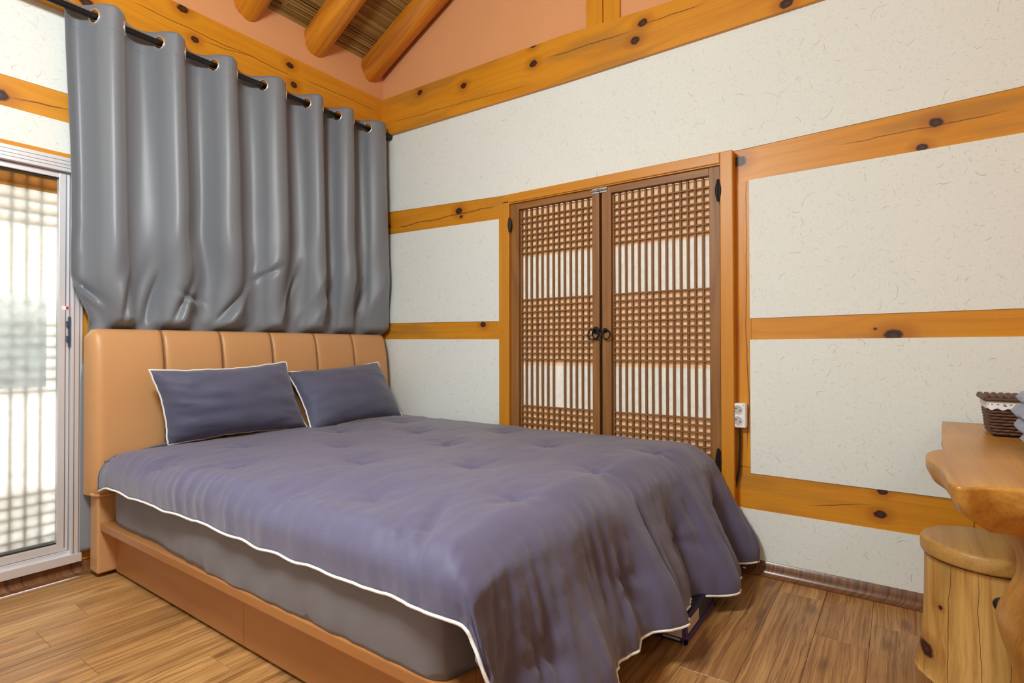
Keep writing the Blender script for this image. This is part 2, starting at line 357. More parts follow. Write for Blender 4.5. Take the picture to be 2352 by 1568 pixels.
# ------------------------------------------------------------------ room shell
XL, YF = -4.3, -4.7
RIDGE = YF/2; SL = .5; ZB = 2.975
def ceilz(y): return ZB + SL*(-y if y > RIDGE else (y-YF))
floor = struct(box('floor', (XL, YF, -.12), (.02, .06, -.0045), plain('subfloor', (.05, .02, .008), .6), None, 0))
PW = .16
joints = {}
def setj(u, v):
    p = oz(u, v); joints.setdefault(math.floor((p.y+2.54)/PW), []).append(p.x)
for u, v in ((1845,1369), (1937,1474), (1615,1548), (495,1513), (90,1458)): setj(u, v)
row = math.floor((YF+2.54)/PW); plank_cache = {}
while -2.54+row*PW < .03:
    y0 = max(YF, -2.54+row*PW); y1 = min(.035, -2.54+(row+1)*PW)
    rr = random.Random(row*13+5); js = sorted(joints.get(row, []))
    cuts = [XL]; start = (js[0] if js else -1.2+rr.uniform(-.45, .45))
    x = start
    while x > XL+.25: cuts.append(x); x -= .92
    x = start+.92
    while x < -.2:
        cuts.append(x); x += .92
    cuts = sorted(set(cuts+js)); cuts = [c for i, c in enumerate(cuts) if i == 0 or c-cuts[i-1] > .12]+[.015]
    for a, b in zip(cuts, cuts[1:]):
        if y1-y0 < .02: continue
        key = (round(b-a, 3), round(y1-y0, 3))
        if key not in plank_cache:
            bm = bmesh.new(); addbox(bm, (.0004, .0004, -.0045), (b-a-.0004, y1-y0-.0004, 0), .0007, 1)
            o = ob('plank', bm, PLANK, floor); plank_cache[key] = o.data
        else: o = link('plank', plank_cache[key], None, floor)
        o.location = (a, y0, 0)
    row += 1

# right wall (lattice door wall): core, papers, gable
wall_r = struct(box('wall_right', (.012, YF, 0), (.16, -2.30, 2.62), CORE, None, 0))
box('wall_core', (.012, -1.10, 0), (.16, .1, 2.62), CORE, wall_r, 0); box('wall_core', (.012, -2.30, 1.84), (.16, -1.10, 2.62), CORE, wall_r, 0); box('wall_core', (.012, -2.30, 0), (.16, -1.10, .40), CORE, wall_r, 0)
bm = bmesh.new()
pr = [(.1, 2.60), (YF, 2.60), (YF, 3.0), (RIDGE, ceilz(RIDGE)+.1), (.1, 3.0)]
for d in (.006, .16): pass
va = [bm.verts.new((.004, y, z)) for y, z in pr]; vb = [bm.verts.new((.16, y, z)) for y, z in pr]
bm.faces.new(va); bm.faces.new(vb[::-1])
for i in range(5): bm.faces.new((va[i], vb[i], vb[(i+1) % 5], va[(i+1) % 5]))
gable = ob('plaster_gable', bm, SALMON, wall_r)
def paperR(top, bot): return strip('hanji_panel', top, bot, 'Y', -.001, .010, HJ_R, wall_r, .0025)
paperR([(-.018, 2.475), (-1.4, 2.46), (-2.7, 2.46), (YF, 2.46)][:4], [(-.018, 1.943), (-1.03, 1.897), (-2.36, 1.890), (YF, 1.955)])
paperR([(-.02, 1.785), (-1.006, 1.763)], [(-.02, 1.168), (-1.006, 1.155)])
paperR([(-.02, 1.056), (-1.006, 1.046)], [(-.02, .44), (-1.006, .44)])
paperR([(-2.404, 1.746), (-3.31, 1.752), (YF, 1.76)], [(-2.404, 1.126), (-3.31, 1.133), (YF, 1.135)])
paperR([(-2.404, 1.031), (-3.31, 1.034), (YF, 1.035)], [(-2.404, .436), (-3.16, .433), (YF, .43)])
paperR([(-.02, .277), (YF, .276)], [(-.02, .05), (YF, .05)])
tn = [0]
def trim(*a, **k):
    tn[0] += 1; return struct(strip('trim_%d' % tn[0], *a, **k))
trim([(.05, 2.730), (-1.45, 2.703), (-2.2, 2.66), (YF, 2.64)], [(.05, 2.468), (-1.45, 2.444), (-2.7, 2.445), (YF, 2.445)], 'Y', -.022, .02, W_topR, bev=.006)
trim([(.04, 1.965), (-1.12, 1.918)], [(.04, 1.76), (-1.12, 1.73)], 'Y', .0035, .02, W_midR)
trim([(-1.121, 1.918), (-2.279, 1.915)], [(-1.121, 1.842), (-2.279, 1.842)], 'Y', .0035, .02, W_midR)
trim([(-2.28, 1.915), (YF, 1.97)], [(-2.28, 1.73), (YF, 1.73)], 'Y', .0035, .02, W_midR)
trim([(.04, 1.19), (-1.06, 1.18)], [(.04, 1.03), (-1.06, 1.02)], 'Y', .0035, .02, W_b3)
trim([(-2.40, 1.15), (YF, 1.155)], [(-2.40, 1.0), (YF, 1.01)], 'Y', .0035, .02, W_b3)
trim([(-.02, .46), (-1.10, .46)], [(-.02, .25), (-1.10, .25)], 'Y', .0035, .02, W_low)
trim([(-2.295, .46), (-3.166, .455)], [(-2.295, .25), (-3.166, .25)], 'Y', .0035, .02, W_low)
trim([(-3.169, .455), (-3.33, .455)], [(-3.169, .05), (-3.33, .05)], 'Y', -.004, .02, W_vert)
trim([(-2.30, 1.745), (-2.41, 1.745)], [(-2.30, .462), (-2.41, .462)], 'Y', .0005, .02, W_post)      # upright beside the casing
trim([(-1.0, 1.765), (-1.09, 1.765)], [(-1.0, .40), (-1.09, .40)], 'Y', .0005, .02, W_vert)
trim([(-1.600, 3.75), (-1.695, 3.75)], [(-1.600, 2.68), (-1.695, 2.68)], 'Y', -.018, .02, W_vert)     # stud on the gable
trim([(-1.698, 3.75), (-1.79, 3.75)], [(-1.698, 2.68), (-1.79, 2.68)], 'Y', -.012, .02, W_vert)

# back wall (curtain wall)
wall_b = struct(box('wall_back', (-1.725, .045, 0), (.15, .2, 2.62), CORE, None, 0))
box('wall_core_over_door', (XL, .045, 1.85), (-1.725, .2, 2.62), CORE, wall_b, 0)
box('wall_core_beside_door', (XL, .045, 0), (-3.32, .2, 1.85), CORE, wall_b, 0)
box('plaster_band', (XL, .012, 2.60), (.02, .2, 3.12), SALMON, wall_b, 0)
def paperB(x0, x1, z0, z1): return strip('hanji_panel', [(x0, z1), (x1, z1)], [(x0, z0), (x1, z0)], 'X', .030, .046, HJ_B, wall_b, .0025)
paperB(XL, -.012, 2.118, 2.475); paperB(XL, -.012, 1.846, 1.990); paperB(-1.66, -.012, .05, 1.846); paperB(XL, -3.34, .05, 1.846)
trim([(XL, 2.735), (.02, 2.731)], [(XL, 2.472), (.02, 2.472)], 'X', 0., .06, W_topB, bev=.008)
trim([(XL, 2.14), (-.012, 2.14)], [(XL, 1.97), (-.012, 1.97)], 'X', .033, .06, W_midB)
trim([(-3.36, 1.848), (-1.66, 1.848)], [(-3.36, 1.830), (-1.66, 1.830)], 'X', .012, .06, W_midB, bev=.002)
trim([(-1.728, 1.83), (-1.655, 1.83)], [(-1.728, .06), (-1.655, .06)], 'X', .022, .06, W_vert)
trim([(-.030, 2.47), (-.004, 2.47)], [(-.030, .06), (-.004, .06)], 'X', .012, .06, W_vert, bev=.002)   # corner bead
wall_l = struct(box('wall_left', (XL-.15, YF, 0), (XL, .2, 4.4), HJ_R, None, 0))
wall_f = struct(box('wall_front', (XL, YF-.15, 0), (.16, YF, 3.1), W_midB, None, 0))

# vinyl upstand at the wall foot (cove strips)
def cove(name, ax, g0, g1, d0, h):
    prof = [(0, h), (.004, h-.002), (.005, .03), (.011, .012), (.024, .003), (.034, .0015)]
    vs = []; N = 2
    for g in (g0, g1):
        for d, z in prof: vs.append((d0-d, g, z) if ax == 'Y' else (g, d0-d, z))
    m = len(prof); fs = [(i, i+1, m+i+1, m+i) for i in range(m-1)]
    return struct(pyd(name, vs, fs, VBASE))
cove('baseboard_right', 'Y', .0, YF, .0005, .060)
cove('baseboard_back', 'X', XL, -.01, .030, .062)

# ceiling: reed mat, log rafters
vs = [(XL, .2, ceilz(.2) if False else ZB-.1+.02), (.16, .2, ZB-.08), (.16, RIDGE, ceilz(RIDGE)+.02), (XL, RIDGE, ceilz(RIDGE)+.02), (XL, YF-.15, ZB-.08), (.16, YF-.15, ZB-.08)]
ceiling = struct(pyd('ceiling', vs, [(0, 3, 2, 1), (3, 4, 5, 2)], REED, None, False))
bm = bmesh.new(); rr = random.Random(3); ln = abs(RIDGE)*math.sqrt(1+SL*SL); d = 0.
ca, sa = 1/math.sqrt(1+SL*SL), SL/math.sqrt(1+SL*SL)
while d < ln:
    x = .02 - rr.uniform(0, .5)
    xs = .02
    while xs > XL:
        L = rr.uniform(.5, 1.3); xe = max(XL, xs-L); r = rr.uniform(.0055, .0078); zz = rr.uniform(-.004, .004)
        y = .012-d*ca; z = ZB+.0+SL*(-y)-.006+zz
        dy = rr.uniform(-.004, .004)
        tube(bm, [(xs, y, z), (xe, y+dy, z-dy*SL)], r, 5, cap=False); xs = xe-.002
    d += .0132
ro = ob('reed_mat', bm, REED, ceiling); ro['kind'] = 'stuff'
def rafter(x, r, seed):
    vs = []; fs = []; n1, n2 = 30, 28; L = (abs(RIDGE)+.12)/ca
    for i in range(n1+1):
        d = -.12+i*L/n1; y = -d*ca; z = 2.918+SL*(-y)
        cx = .012*math.sin(d*1.3+seed); cz = .008*math.sin(d*1.9+seed*2)
        for k in range(n2):
            a = 2*PI*k/n2; q = r*(1+.07*noise.noise((math.cos(a)*1.2+seed*3, math.sin(a)*1.2, d*.9))+.03*noise.noise((math.cos(a)*3+seed, math.sin(a)*3, d*3)))
            q *= 1 - .05*max(0, math.cos(a*5+seed))
            vs.append((cx+math.cos(a)*q, y+math.sin(a)*q*sa, z+cz+math.sin(a)*q*ca))
    for i in range(n1):
        for k in range(n2): fs.append((i*n2+k, i*n2+(k+1) % n2, (i+1)*n2+(k+1) % n2, (i+1)*n2+k))
    fs.append(tuple(range(n2))[::-1]); fs.append(tuple(n1*n2+k for k in range(n2)))
    o = pyd('rafter', vs, fs, W_raft, ceiling); o.location = (x, 0, 0); return o
for i, x in enumerate((-.113, -.553, -.972, -1.40, -1.83, -2.26)): rafter(x, .083, i*1.7+.4)

# ------------------------------------------------------------------ sliding glass door (back wall)
d1 = bpy.data.objects.new('door_1', None); COL.objects.link(d1); struct(d1)
XR = -1.732; XO = -3.32
def fr(name, a, b, mat=ALU, par=None, bev=.002): return box(name, a, b, mat, par or d1, bev)
hd = fr('head_frame', (XO, .004, 1.768), (XR, .16, 1.829))
for z in (1.813, 1.797, 1.783): fr('groove', (XO, .0035, z-.0012), (XR, .006, z+.0012), ALUD, hd, 0)
sl = fr('sill_frame', (XO, .000, .062), (XR, .16, .100))
fr('sill_track', (XO, .02, .100), (XR-.03, .026, .116), ALU, sl, .001); fr('sill_track', (XO, .07, .100), (XR-.03, .076, .116), ALU, sl, .001)
jb = fr('jamb_frame', (XR-.040, .004, .10), (XR, .16, 1.768))
for x in (XR-.03, XR-.012): fr('groove', (x-.0012, .003, .10), (x+.0012, .006, 1.768), ALUD, jb, 0)
fr('jamb_frame', (XO, .004, .10), (XO+.04, .16, 1.768))
sash = fr('sash_stile', (-1.812, .028, .116), (-1.775, .060, 1.765))
fr('groove', (-1.789, .0272, .13), (-1.786, .03, 1.76), ALUD, sash, 0)
fr('sash_rail', (XO+.05, .030, .116), (-1.812, .058, .150)); fr('sash_rail', (XO+.05, .030, 1.742), (-1.812, .058, 1.765))
fr('gasket', (XO+.05, .040, .150), (-1.812, .048, .156), BPLAS); fr('gasket', (XO+.05, .040, 1.736), (-1.812, .048, 1.742), BPLAS)
fr('glass_pane', (XO+.05, .042, .150), (-1.811, .047, 1.742), GLASS, None, 0)
hp = oy(163, 762, .026)
h = fr('sash_handle', (hp.x-.011, .014, hp.z-.066), (hp.x+.008, .029, hp.z+.066), NAVY)
for dz in (-.03, .035): fr('thumb_tab', (hp.x-.018, .012, hp.z+dz-.012), (hp.x-.008, .024, hp.z+dz+.012), NAVY, h, .001)
sp = oy(152, 707, .028)
st = fr('sticker', (sp.x-.016, .0268, sp.z-.008), (sp.x+.010, .0282, sp.z+.008), plain('sticker_white', (.85, .82, .82), .5), None, 0)
fr('sticker_mark', (sp.x-.001, .0264, sp.z-.007), (sp.x+.009, .027, sp.z+.007), plain('sticker_red', (.65, .05, .09), .5), st, 0)
fr('sticker_mark', (sp.x+.002, .0260, sp.z-.005), (sp.x+.006, .0266, sp.z-.001), plain('sticker_dark', (.1, .02, .03), .5), st, 0)
fr('sticker_mark', (sp.x+.002, .0260, sp.z+.001), (sp.x+.006, .0266, sp.z+.005), plain('sticker_dark2', (.1, .02, .03), .5), st, 0)
# papered lattice door outside the glass
d2 = bpy.data.objects.new('door_2', None); COL.objects.link(d2); struct(d2)
YP = .17; xr2 = oy(131, 900, YP).x
zb, zt = oy(60, 1255, YP).z, oy(60, 402, YP).z
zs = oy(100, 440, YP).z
fr('paper_sheet', (XO, YP, .10), (xr2, YP+.001, zs), PAPER_OUT, d2, 0)
fr('eave_tint_strip', (XO, YP, zs), (xr2, YP+.001, zt+.03), PAPER_EAVE_TINT, d2, 0)  # top of the same paper, tinted tan to imitate eave-coloured light
pt, pb = oy(60, 678, YP).z, oy(60, 890, YP).z
fr('paper_patch', (oy(0, 700, YP).x-.25, YP-.012, pb), (oy(105, 700, YP).x, YP-.011, pt), PAPER_PATCH, d2, 0)
fr('leaf_stile', (xr2-.004, YP+.001, .10), (xr2+.035, YP+.035, 1.80), LATOUT, d2, .002)
fr('leaf_rail', (XO, YP+.001, .08), (xr2, YP+.035, zb), LATOUT, d2, .002)
fr('leaf_rail', (XO, YP+.001, zt), (xr2, YP+.035, 1.82), LATOUT, d2, .002)
xa, xb = oy(24, 900, YP).x, oy(93, 900, YP).x; sp_ = (xb-xa)/2; x = xb+sp_
while x > XO+.02:
    if x < xr2-.02: fr('lattice_bar', (x-.008, YP+.010, zb), (x+.008, YP+.030, zt), LATOUT, d2, 0)
    x -= sp_
for v in (425, 459, 486, 512, 746, 771, 797, 822, 848, 873, 900, 1137, 1162, 1187, 1213, 1240):
    z = oy(60, v, YP).z; fr('lattice_bar', (XO, YP+.010, z-.0065), (xr2, YP+.030, z+.0065), LATOUT, d2, 0)
# wall reveal and eave outside
struct(box('trim_20', (XO-.1, .21, 1.88), (XR+.3, 1.3, 1.98), W_midB, None, 0))

# ------------------------------------------------------------------ lattice double door (right wall)
d3 = bpy.data.objects.new('door_3', None); COL.objects.link(d3); struct(d3)
def b3(name, y0, y1, z0, z1, xf, xb_, mat, par=None, bev=.0025): return box(name, (xf, y0, z0), (xb_, y1, z1), mat, par or d3, bev)
b3('casing_jamb', -1.070, -1.114, .06, 1.845, -.05, .012, W_case, None, .004)
b3('casing_jamb', -2.290, -2.346, .06, 1.882, -.05, .012, W_case, None, .004)
b3('casing_head', -1.070, -2.290, 1.832, 1.882, -.05, .012, W_caseY, None, .004)
b3('casing_bead', -1.10, -2.290, 1.826, 1.834, -.043, .0, W_caseY, None, .002)
b3('casing_sill', -1.114, -2.290, .33, .37, -.05, .012, W_caseY, None, .004)
ZT = 1.790; ZBOT = .45
hz = [1.741, 1.709, 1.673, 1.640, 1.608, 1.571, 1.537] + [1.27, 1.234, 1.2, 1.165, 1.132, 1.099, 1.064, 1.031, .998, .965, .931] + [.664, .631, .597, .564, .531, .498]
_lc = {}
def bar(key, leaf, loc, sx, sy, sz):
    k = (key, round(sx, 4), round(sy, 4), round(sz, 4))
    if k not in _lc:
        bm = bmesh.new(); addbox(bm, (-sx/2, -sy/2, -sz/2), (sx/2, sy/2, sz/2), .0012, 1); o = ob('lattice_bar', bm, W_lat, leaf); _lc[k] = o.data
    else: o = link('lattice_bar', _lc[k], None, leaf)
    o.location = loc; return o
def leaf(y0, y1, s0, s1, cells, missing):
    """y0 > y1; s0, s1 the inner edges of the stiles"""
    lf = bpy.data.objects.new('door_leaf', None); COL.objects.link(lf); lf.parent = d3
    b3('stile', y0, s0, ZBOT-.06, 1.826, -.032, .008, W_leaf, lf); b3('stile', s1, y1, ZBOT-.06, 1.826, -.032, .008, W_leaf, lf)
    b3('rail', s0, s1, ZT, 1.826, -.031, .008, W_leafY, lf); b3('rail', s0, s1, ZBOT-.06, ZBOT, -.031, .008, W_leafY, lf)
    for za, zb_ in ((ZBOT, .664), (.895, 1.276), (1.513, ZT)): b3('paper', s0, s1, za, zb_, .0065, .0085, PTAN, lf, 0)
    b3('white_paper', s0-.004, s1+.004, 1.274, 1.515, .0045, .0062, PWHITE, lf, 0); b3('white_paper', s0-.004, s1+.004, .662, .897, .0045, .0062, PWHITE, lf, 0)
    st = (s1-s0)/cells
    for k in range(cells):
        y = s0+st*(k+.12) if k == 0 else s0+st*k
        if k == missing:
            for za, zb_ in ((ZBOT, .664), (.931, ZT)): bar('v', lf, (-.0045, y, (za+zb_)/2), .015, .0098, zb_-za)
        else: bar('v', lf, (-.0045, y+random.uniform(-.001, .001), (ZBOT+ZT)/2), .015, .0098, ZT-ZBOT)
    for z in hz: bar('h', lf, (-.0060, (s0+s1)/2, z+random.uniform(-.001, .001)), .018, abs(s1-s0), .0078)
    return lf
for ya, yb_, za, zb_ in ((-2.262, -2.305, .40, 1.84), (-1.095, -1.140, .40, 1.84), (-1.14, -2.262, 1.806, 1.845), (-1.14, -2.262, .39, .43)): b3('light_block_strip', ya, yb_, za, zb_, .0092, .03, W_case, None, .001)  # strips added behind the leaf edges to block daylight leaking through the gaps
b3('gap_shade_strip', -1.672, -1.702, ZBOT-.06, 1.826, -.006, .016, plain('gap_shade', (.02, .012, .008), .7), None, .001)  # added dark strip: shade of the leaf gap put into its colour, blocks daylight
lfA = leaf(-1.116, -1.679, -1.170, -1.638, 13, 7)
lfB = leaf(-1.695, -2.286, -1.746, -2.237, 14, -1)
def hinge(u, v0, v1):
    a, b = ox(u, v0, -.052), ox(u, v1, -.052); bm = bmesh.new(); n = 10
    y = a.y
    for s in (-1, 1):
        tube(bm, [(-.051, y+s*.010*math.sin(PI*i/n), a.z+(b.z-a.z)*i/n) for i in range(n+1)], .004, 6)
    addbox(bm, (-.054, y-.009, b.z+.012), (-.046, y+.009, a.z-.012), .002); tube(bm, [(-.053, y, a.z), (-.053, y, b.z)], .006, 8)
    ob('hinge', bm, IRON, d3)
hinge(1170, 500, 532); hinge(1649, 412, 462); hinge(1650, 1030, 1090)
lt = ox(1376, 437, -.036)
bm = bmesh.new(); addbox(bm, (-.036, lt.y-.042, lt.z-.013), (-.032, lt.y-.001, lt.z+.013), .001); addbox(bm, (-.036, lt.y+.004, lt.z-.013), (-.032, lt.y+.042, lt.z+.013), .001)
tube(bm, [(-.041, lt.y-.045, lt.z), (-.041, lt.y+.045, lt.z)], .0045, 8)
for dy in (-.034, -.012, .012, .034): torus(bm, (-.041, lt.y+dy, lt.z), (0, 1, 0), .006, .002, 10, 6)
tube(bm, [(-.041, lt.y+.0, lt.z), (-.058, lt.y+.0, lt.z+.004)], .003, 6)
ob('slide_latch', bm, STEEL, d3)
bm = bmesh.new()
a = ox(1362, 768, -.05); torus(bm, (-.050, a.y, a.z), (1, .5, 0), .026, .0038); torus(bm, (-.047, a.y-.012, a.z+.002), (1, -.4, .1), .024, .0036)
disc(bm, (-.032, -1.660, a.z+.022), (-1, 0, 0), .020, .006, 16, .003); tube(bm, [(-.036, -1.66, a.z+.022), (-.056, -1.655, a.z+.022)], .005, 8)
ob('ring_handle', bm, IRON, d3)
bm = bmesh.new(); a = ox(1392, 768, -.05); torus(bm, (-.048, a.y, a.z), (1, -.25, 0), .024, .0038)
disc(bm, (-.032, -1.712, a.z+.022), (-1, 0, 0), .013, .006, 16, .003); tube(bm, [(-.036, -1.690, a.z+.012), (-.040, -1.688, a.z-.01), (-.040, -1.689, a.z-.046)], .005, 8)
ob('ring_handle', bm, IRON, d3)

# ------------------------------------------------------------------ power socket and cord
so = empty('power_socket', (-.001, -2.362, .64), 'white double power socket with black cord on the upright beside the lattice door', 'socket')
bm = bmesh.new(); addbox(bm, (-.040, -.030, .0), (0, .030, .108), .005, 3); ob('housing', bm, WPLAS, so)
for zc in (.030, .079):
    bm = bmesh.new(); torus(bm, (-.0402, .002, zc), (1, 0, 0), .0205, .0022, 28, 8); s = ob('socket_rim', bm, WPLAS, so, True)
    bm = bmesh.new(); disc(bm, (-.0395, .002, zc), (-1, 0, 0), .0195, .0012, 24); ob('socket_face', bm, GPLAS, so)
    for dy, dz in ((.0095*.8, .006), (-.0095, -.004)):
        bm = bmesh.new(); disc(bm, (-.0405, .002+dy, zc+dz), (-1, 0, 0), .0030, .0008, 10); ob('pin_hole', bm, BPLAS, so)
    for dz in (.0175, -.0175):
        bm = bmesh.new(); addbox(bm, (-.0418, -.001, zc+dz-.003), (-.0405, .005, zc+dz+.003)); ob('earth_clip', bm, STEEL, so)
bm = bmesh.new(); disc(bm, (-.0400, -.021, .101), (-1, 0, 0), .0025, .0008, 10); ob('screw', bm, STEEL, so)
pts = [ox(u, v, -.016) for u, v in ((1699, 984), (1700, 1010), (1699, 1045), (1697, 1080), (1691, 1110), (1684, 1135))]
pts = [p for p in pts]+[Vector((-.012, -2.29, .30)), Vector((-.010, -2.27, .12)), Vector((-.012, -2.22, .012)), Vector((-.014, -2.0, .010))]
def smooth_pts(P, k=6):
    out = []
    for i in range(len(P)-1):
        p0, p1, p2, p3 = P[max(i-1, 0)], P[i], P[i+1], P[min(i+2, len(P)-1)]
        for j in range(k):
            t = j/k; out.append(.5*((2*p1)+(p2-p0)*t+(2*p0-5*p1+4*p2-p3)*t*t+(-p0+3*p1-3*p2+p3)*t**3))
    return out+[P[-1]]
bm = bmesh.new(); tube(bm, smooth_pts(pts), .0052, 10)
bmesh.ops.translate(bm, verts=bm.verts, vec=-Vector(so.location)); ob('cord', bm, BPLAS, so, True)

# ------------------------------------------------------------------ curtain rod and curtain
RY = -.066; RZ = 2.459
rod = empty('curtain_rod', (-1.0, RY, RZ), 'thin black tension rod holding the grey curtain', 'curtain rod')
bm = bmesh.new(); tube(bm, [(XL+1.0+.02, 0, 0), (.985, 0, 0)], .0145, 16); ob('rod_tube', bm, BLACKM, rod, True)
bm = bmesh.new(); tube(bm, [(.955, 0, 0), (.962, 0, 0), (.992, 0, 0), (.999, 0, 0)], [.018, .024, .026, .024], 18); ob('end_cap', bm, BPLAS, rod, True)
bm = bmesh.new(); tube(bm, [(.03, 0, 0), (.035, 0, 0), (.07, 0, 0)], [.0145, .0158, .0158], 14); ob('sleeve', bm, BLACKM, rod, True)
vis = [-1.719, -1.46, -1.205, -.936, -.662, -.442, -.203]; hid = [-1.603, -1.344, -1.084, -.799, -.556, -.324]
keys = [(-.95*PI, -1.820)]
for i in range(7):
    keys.append((2*PI*i, vis[i]))
    if i < 6: keys.append((2*PI*i+PI, hid[i]))
keys.append((12*PI+.97*PI, -.052))
def xat(th):
    for (a, xa_), (b, xb_) in zip(keys, keys[1:]):
        if th <= b: return xa_+(xb_-xa_)*(th-a)/(b-a)
    return keys[-1][1]
ZTOP, ZLOW = 2.512, .085
NU, zr = 300, []
z = ZTOP
while z > ZLOW: zr.append(z); z -= .012 if z > 2.38 else (.020 if z > 1.45 or z < 1.05 else .011)
T0, T1 = keys[0][0], keys[-1][0]
CREASES = []
for (u0, v0, u1, v1, wd, dp) in ((560, 665, 500, 745, .020, .040), (440, 650, 395, 745, .018, .028), (470, 690, 420, 672, .014, .024), (225, 690, 185, 640, .016, .026), (250, 745, 300, 640, .016, .024),
                                 (650, 745, 690, 640, .016, .026), (600, 640, 640, 610, .016, .020), (745, 745, 770, 640, .014, .020), (820, 745, 845, 650, .013, .016), (340, 745, 380, 620, .018, .022)):
    a_, b_ = oy(u0, v0, -.07), oy(u1, v1, -.07); dd = b_-a_
    CREASES.append(((a_.x+b_.x)/2, (a_.z+b_.z)/2, math.atan2(dd.z, dd.x), math.hypot(dd.x, dd.z)*.5, wd, dp))
def curt(th, z):
    x = xat(th); s = (th-T0)/(T1-T0)
    drop = (ZTOP-z)
    low = sst(drop, .05, 1.0)
    # folds wander a little with height and open lower down
    th2 = th + low*(.45*noise.noise((s*6., 3.3, drop*.7)) + .25*math.sin(s*9+drop*1.3))
    sn = math.sin(th2)
    prof = -(1 if sn > 0 else -1)*abs(sn)**.80
    A = .062*(1-.08*low)
    A *= 1+.35*low*noise.noise((s*8., 1.1, 0))
    y = RY + A*prof*(1.0)
    y += low*.010*noise.noise((x*14, 0, z*1.6)) + .002*noise.noise((x*60, 0, z*14))*(1-sst(drop, .06, .2))
    # straight left edge drifts to the right, right edge towards the wall
    left = -1.820 + .030*sst(drop, 0, .9)
    x = x + (left+1.820)*(1-s)
    x += .028*low*s*s
    # drawn in towards the wall and squeezed behind the headboard
    p = sst(z, 1.55, 1.12)
    q = sst(z, 1.135, 1.070)
    bul = sst(z, 1.75, 1.36)*(1-q)
    y = y*(1-p) + (-.046+.042*prof)*p
    y -= bul*(.022*noise.noise((x*6+z*1.0, 4.2, z*2.0)) + .012*(1-2.6*abs(noise.noise((x*7-z*3.0, 9.2, z*1.1)))))
    x += bul*(.030*noise.noise((x*4, 7.7, z*3.2)))*min(1, s*8, (1-s)*12)
    if bul > .02:
        for (cx, cz, ang, ln_, wd, dp) in CREASES:
            dx_, dz_ = x-cx, z-cz; l = dx_*math.cos(ang)+dz_*math.sin(ang); d_ = -dx_*math.sin(ang)+dz_*math.cos(ang)
            if abs(l) < ln_*2.5 and abs(d_) < wd*5:
                y += (1-q)*dp*math.exp(-(l/ln_)**2)*(math.exp(-(d_/wd)**2) - .8*math.exp(-((d_-wd*1.9)/(wd*1.3))**2))
    yb = .002 + .014*math.sin(th*1.0+.6*noise.noise((s*9, 0, 2)))
    y = y*(1-q) + yb*q
    y = min(y, .024)
    x -= (1-s)**2 * .0
    # left edge tucks in behind the headboard
    e = sst(z, 1.33, 1.09); x += e*.072*(1-sst(s, 0, .22))
    x -= .022*sst(z, 1.05, .85)*(1-sst(s, 0, .12))
    return Vector((min(x, -.012-.02*(1-low)), y, z))
vs = []; fs = []
for z in zr:
    for i in range(NU+1): vs.append(curt(T0+(T1-T0)*i/NU, z))
W_ = NU+1
gr = [(2*PI*i, 1) for i in range(7)]+[(2*PI*i+PI, 0) for i in range(6)]
gc = [curt(t, RZ) for t, _ in gr]
for j in range(len(zr)-1):
    for i in range(NU):
        q = (j*W_+i, j*W_+i+1, (j+1)*W_+i+1, (j+1)*W_+i)
        if zr[j] > 2.40:
            c = (vs[q[0]]+vs[q[2]])*.5
            if any((c-g).length < .0285 for g in gc): continue
        fs.append(q)
cur = empty('curtain', (-.95, -.05, .085), 'grey satin grommet curtain hanging behind the tan headboard', 'curtain')
off = Vector(cur.location)
cl = pyd('cloth', [v-off for v in vs], fs, CURT, cur)
m = cl.modifiers.new('thick', 'SOLIDIFY'); m.thickness = .0018
for (t, vflag), g in zip(gr, gc):
    tg = curt(t+.12, RZ)-curt(t-.12, RZ); nr = Vector((tg.y, -tg.x, 0)).normalized()
    bm = bmesh.new(); torus(bm, g-off, nr, .0305, .0050, 32, 8)
    r_ = ob('grommet', bm, CHROME, cur, True); r_.scale = (1, 1, 1)
# stitched header seam
bm = bmesh.new(); tube(bm, [curt(T0+(T1-T0)*i/300, 2.405)+Vector((0, -.0012, 0))-off for i in range(301)], .0011, 5)
ob('header_seam', bm, plain('curtain_seam', (.13, .14, .16), .6), cur)

# ------------------------------------------------------------------ bed
bed = empty('bed_frame', (-.88, -1.1, 0), 'tan leather bed frame with channelled headboard and cherry wood side rails', 'bed')
bo = Vector(bed.location)
HX0, HX1 = -1.735, -.052
seams = [-1.445, -1.170, -.893, -.610, -.338]
edges_ = [HX0]+seams+[HX1]
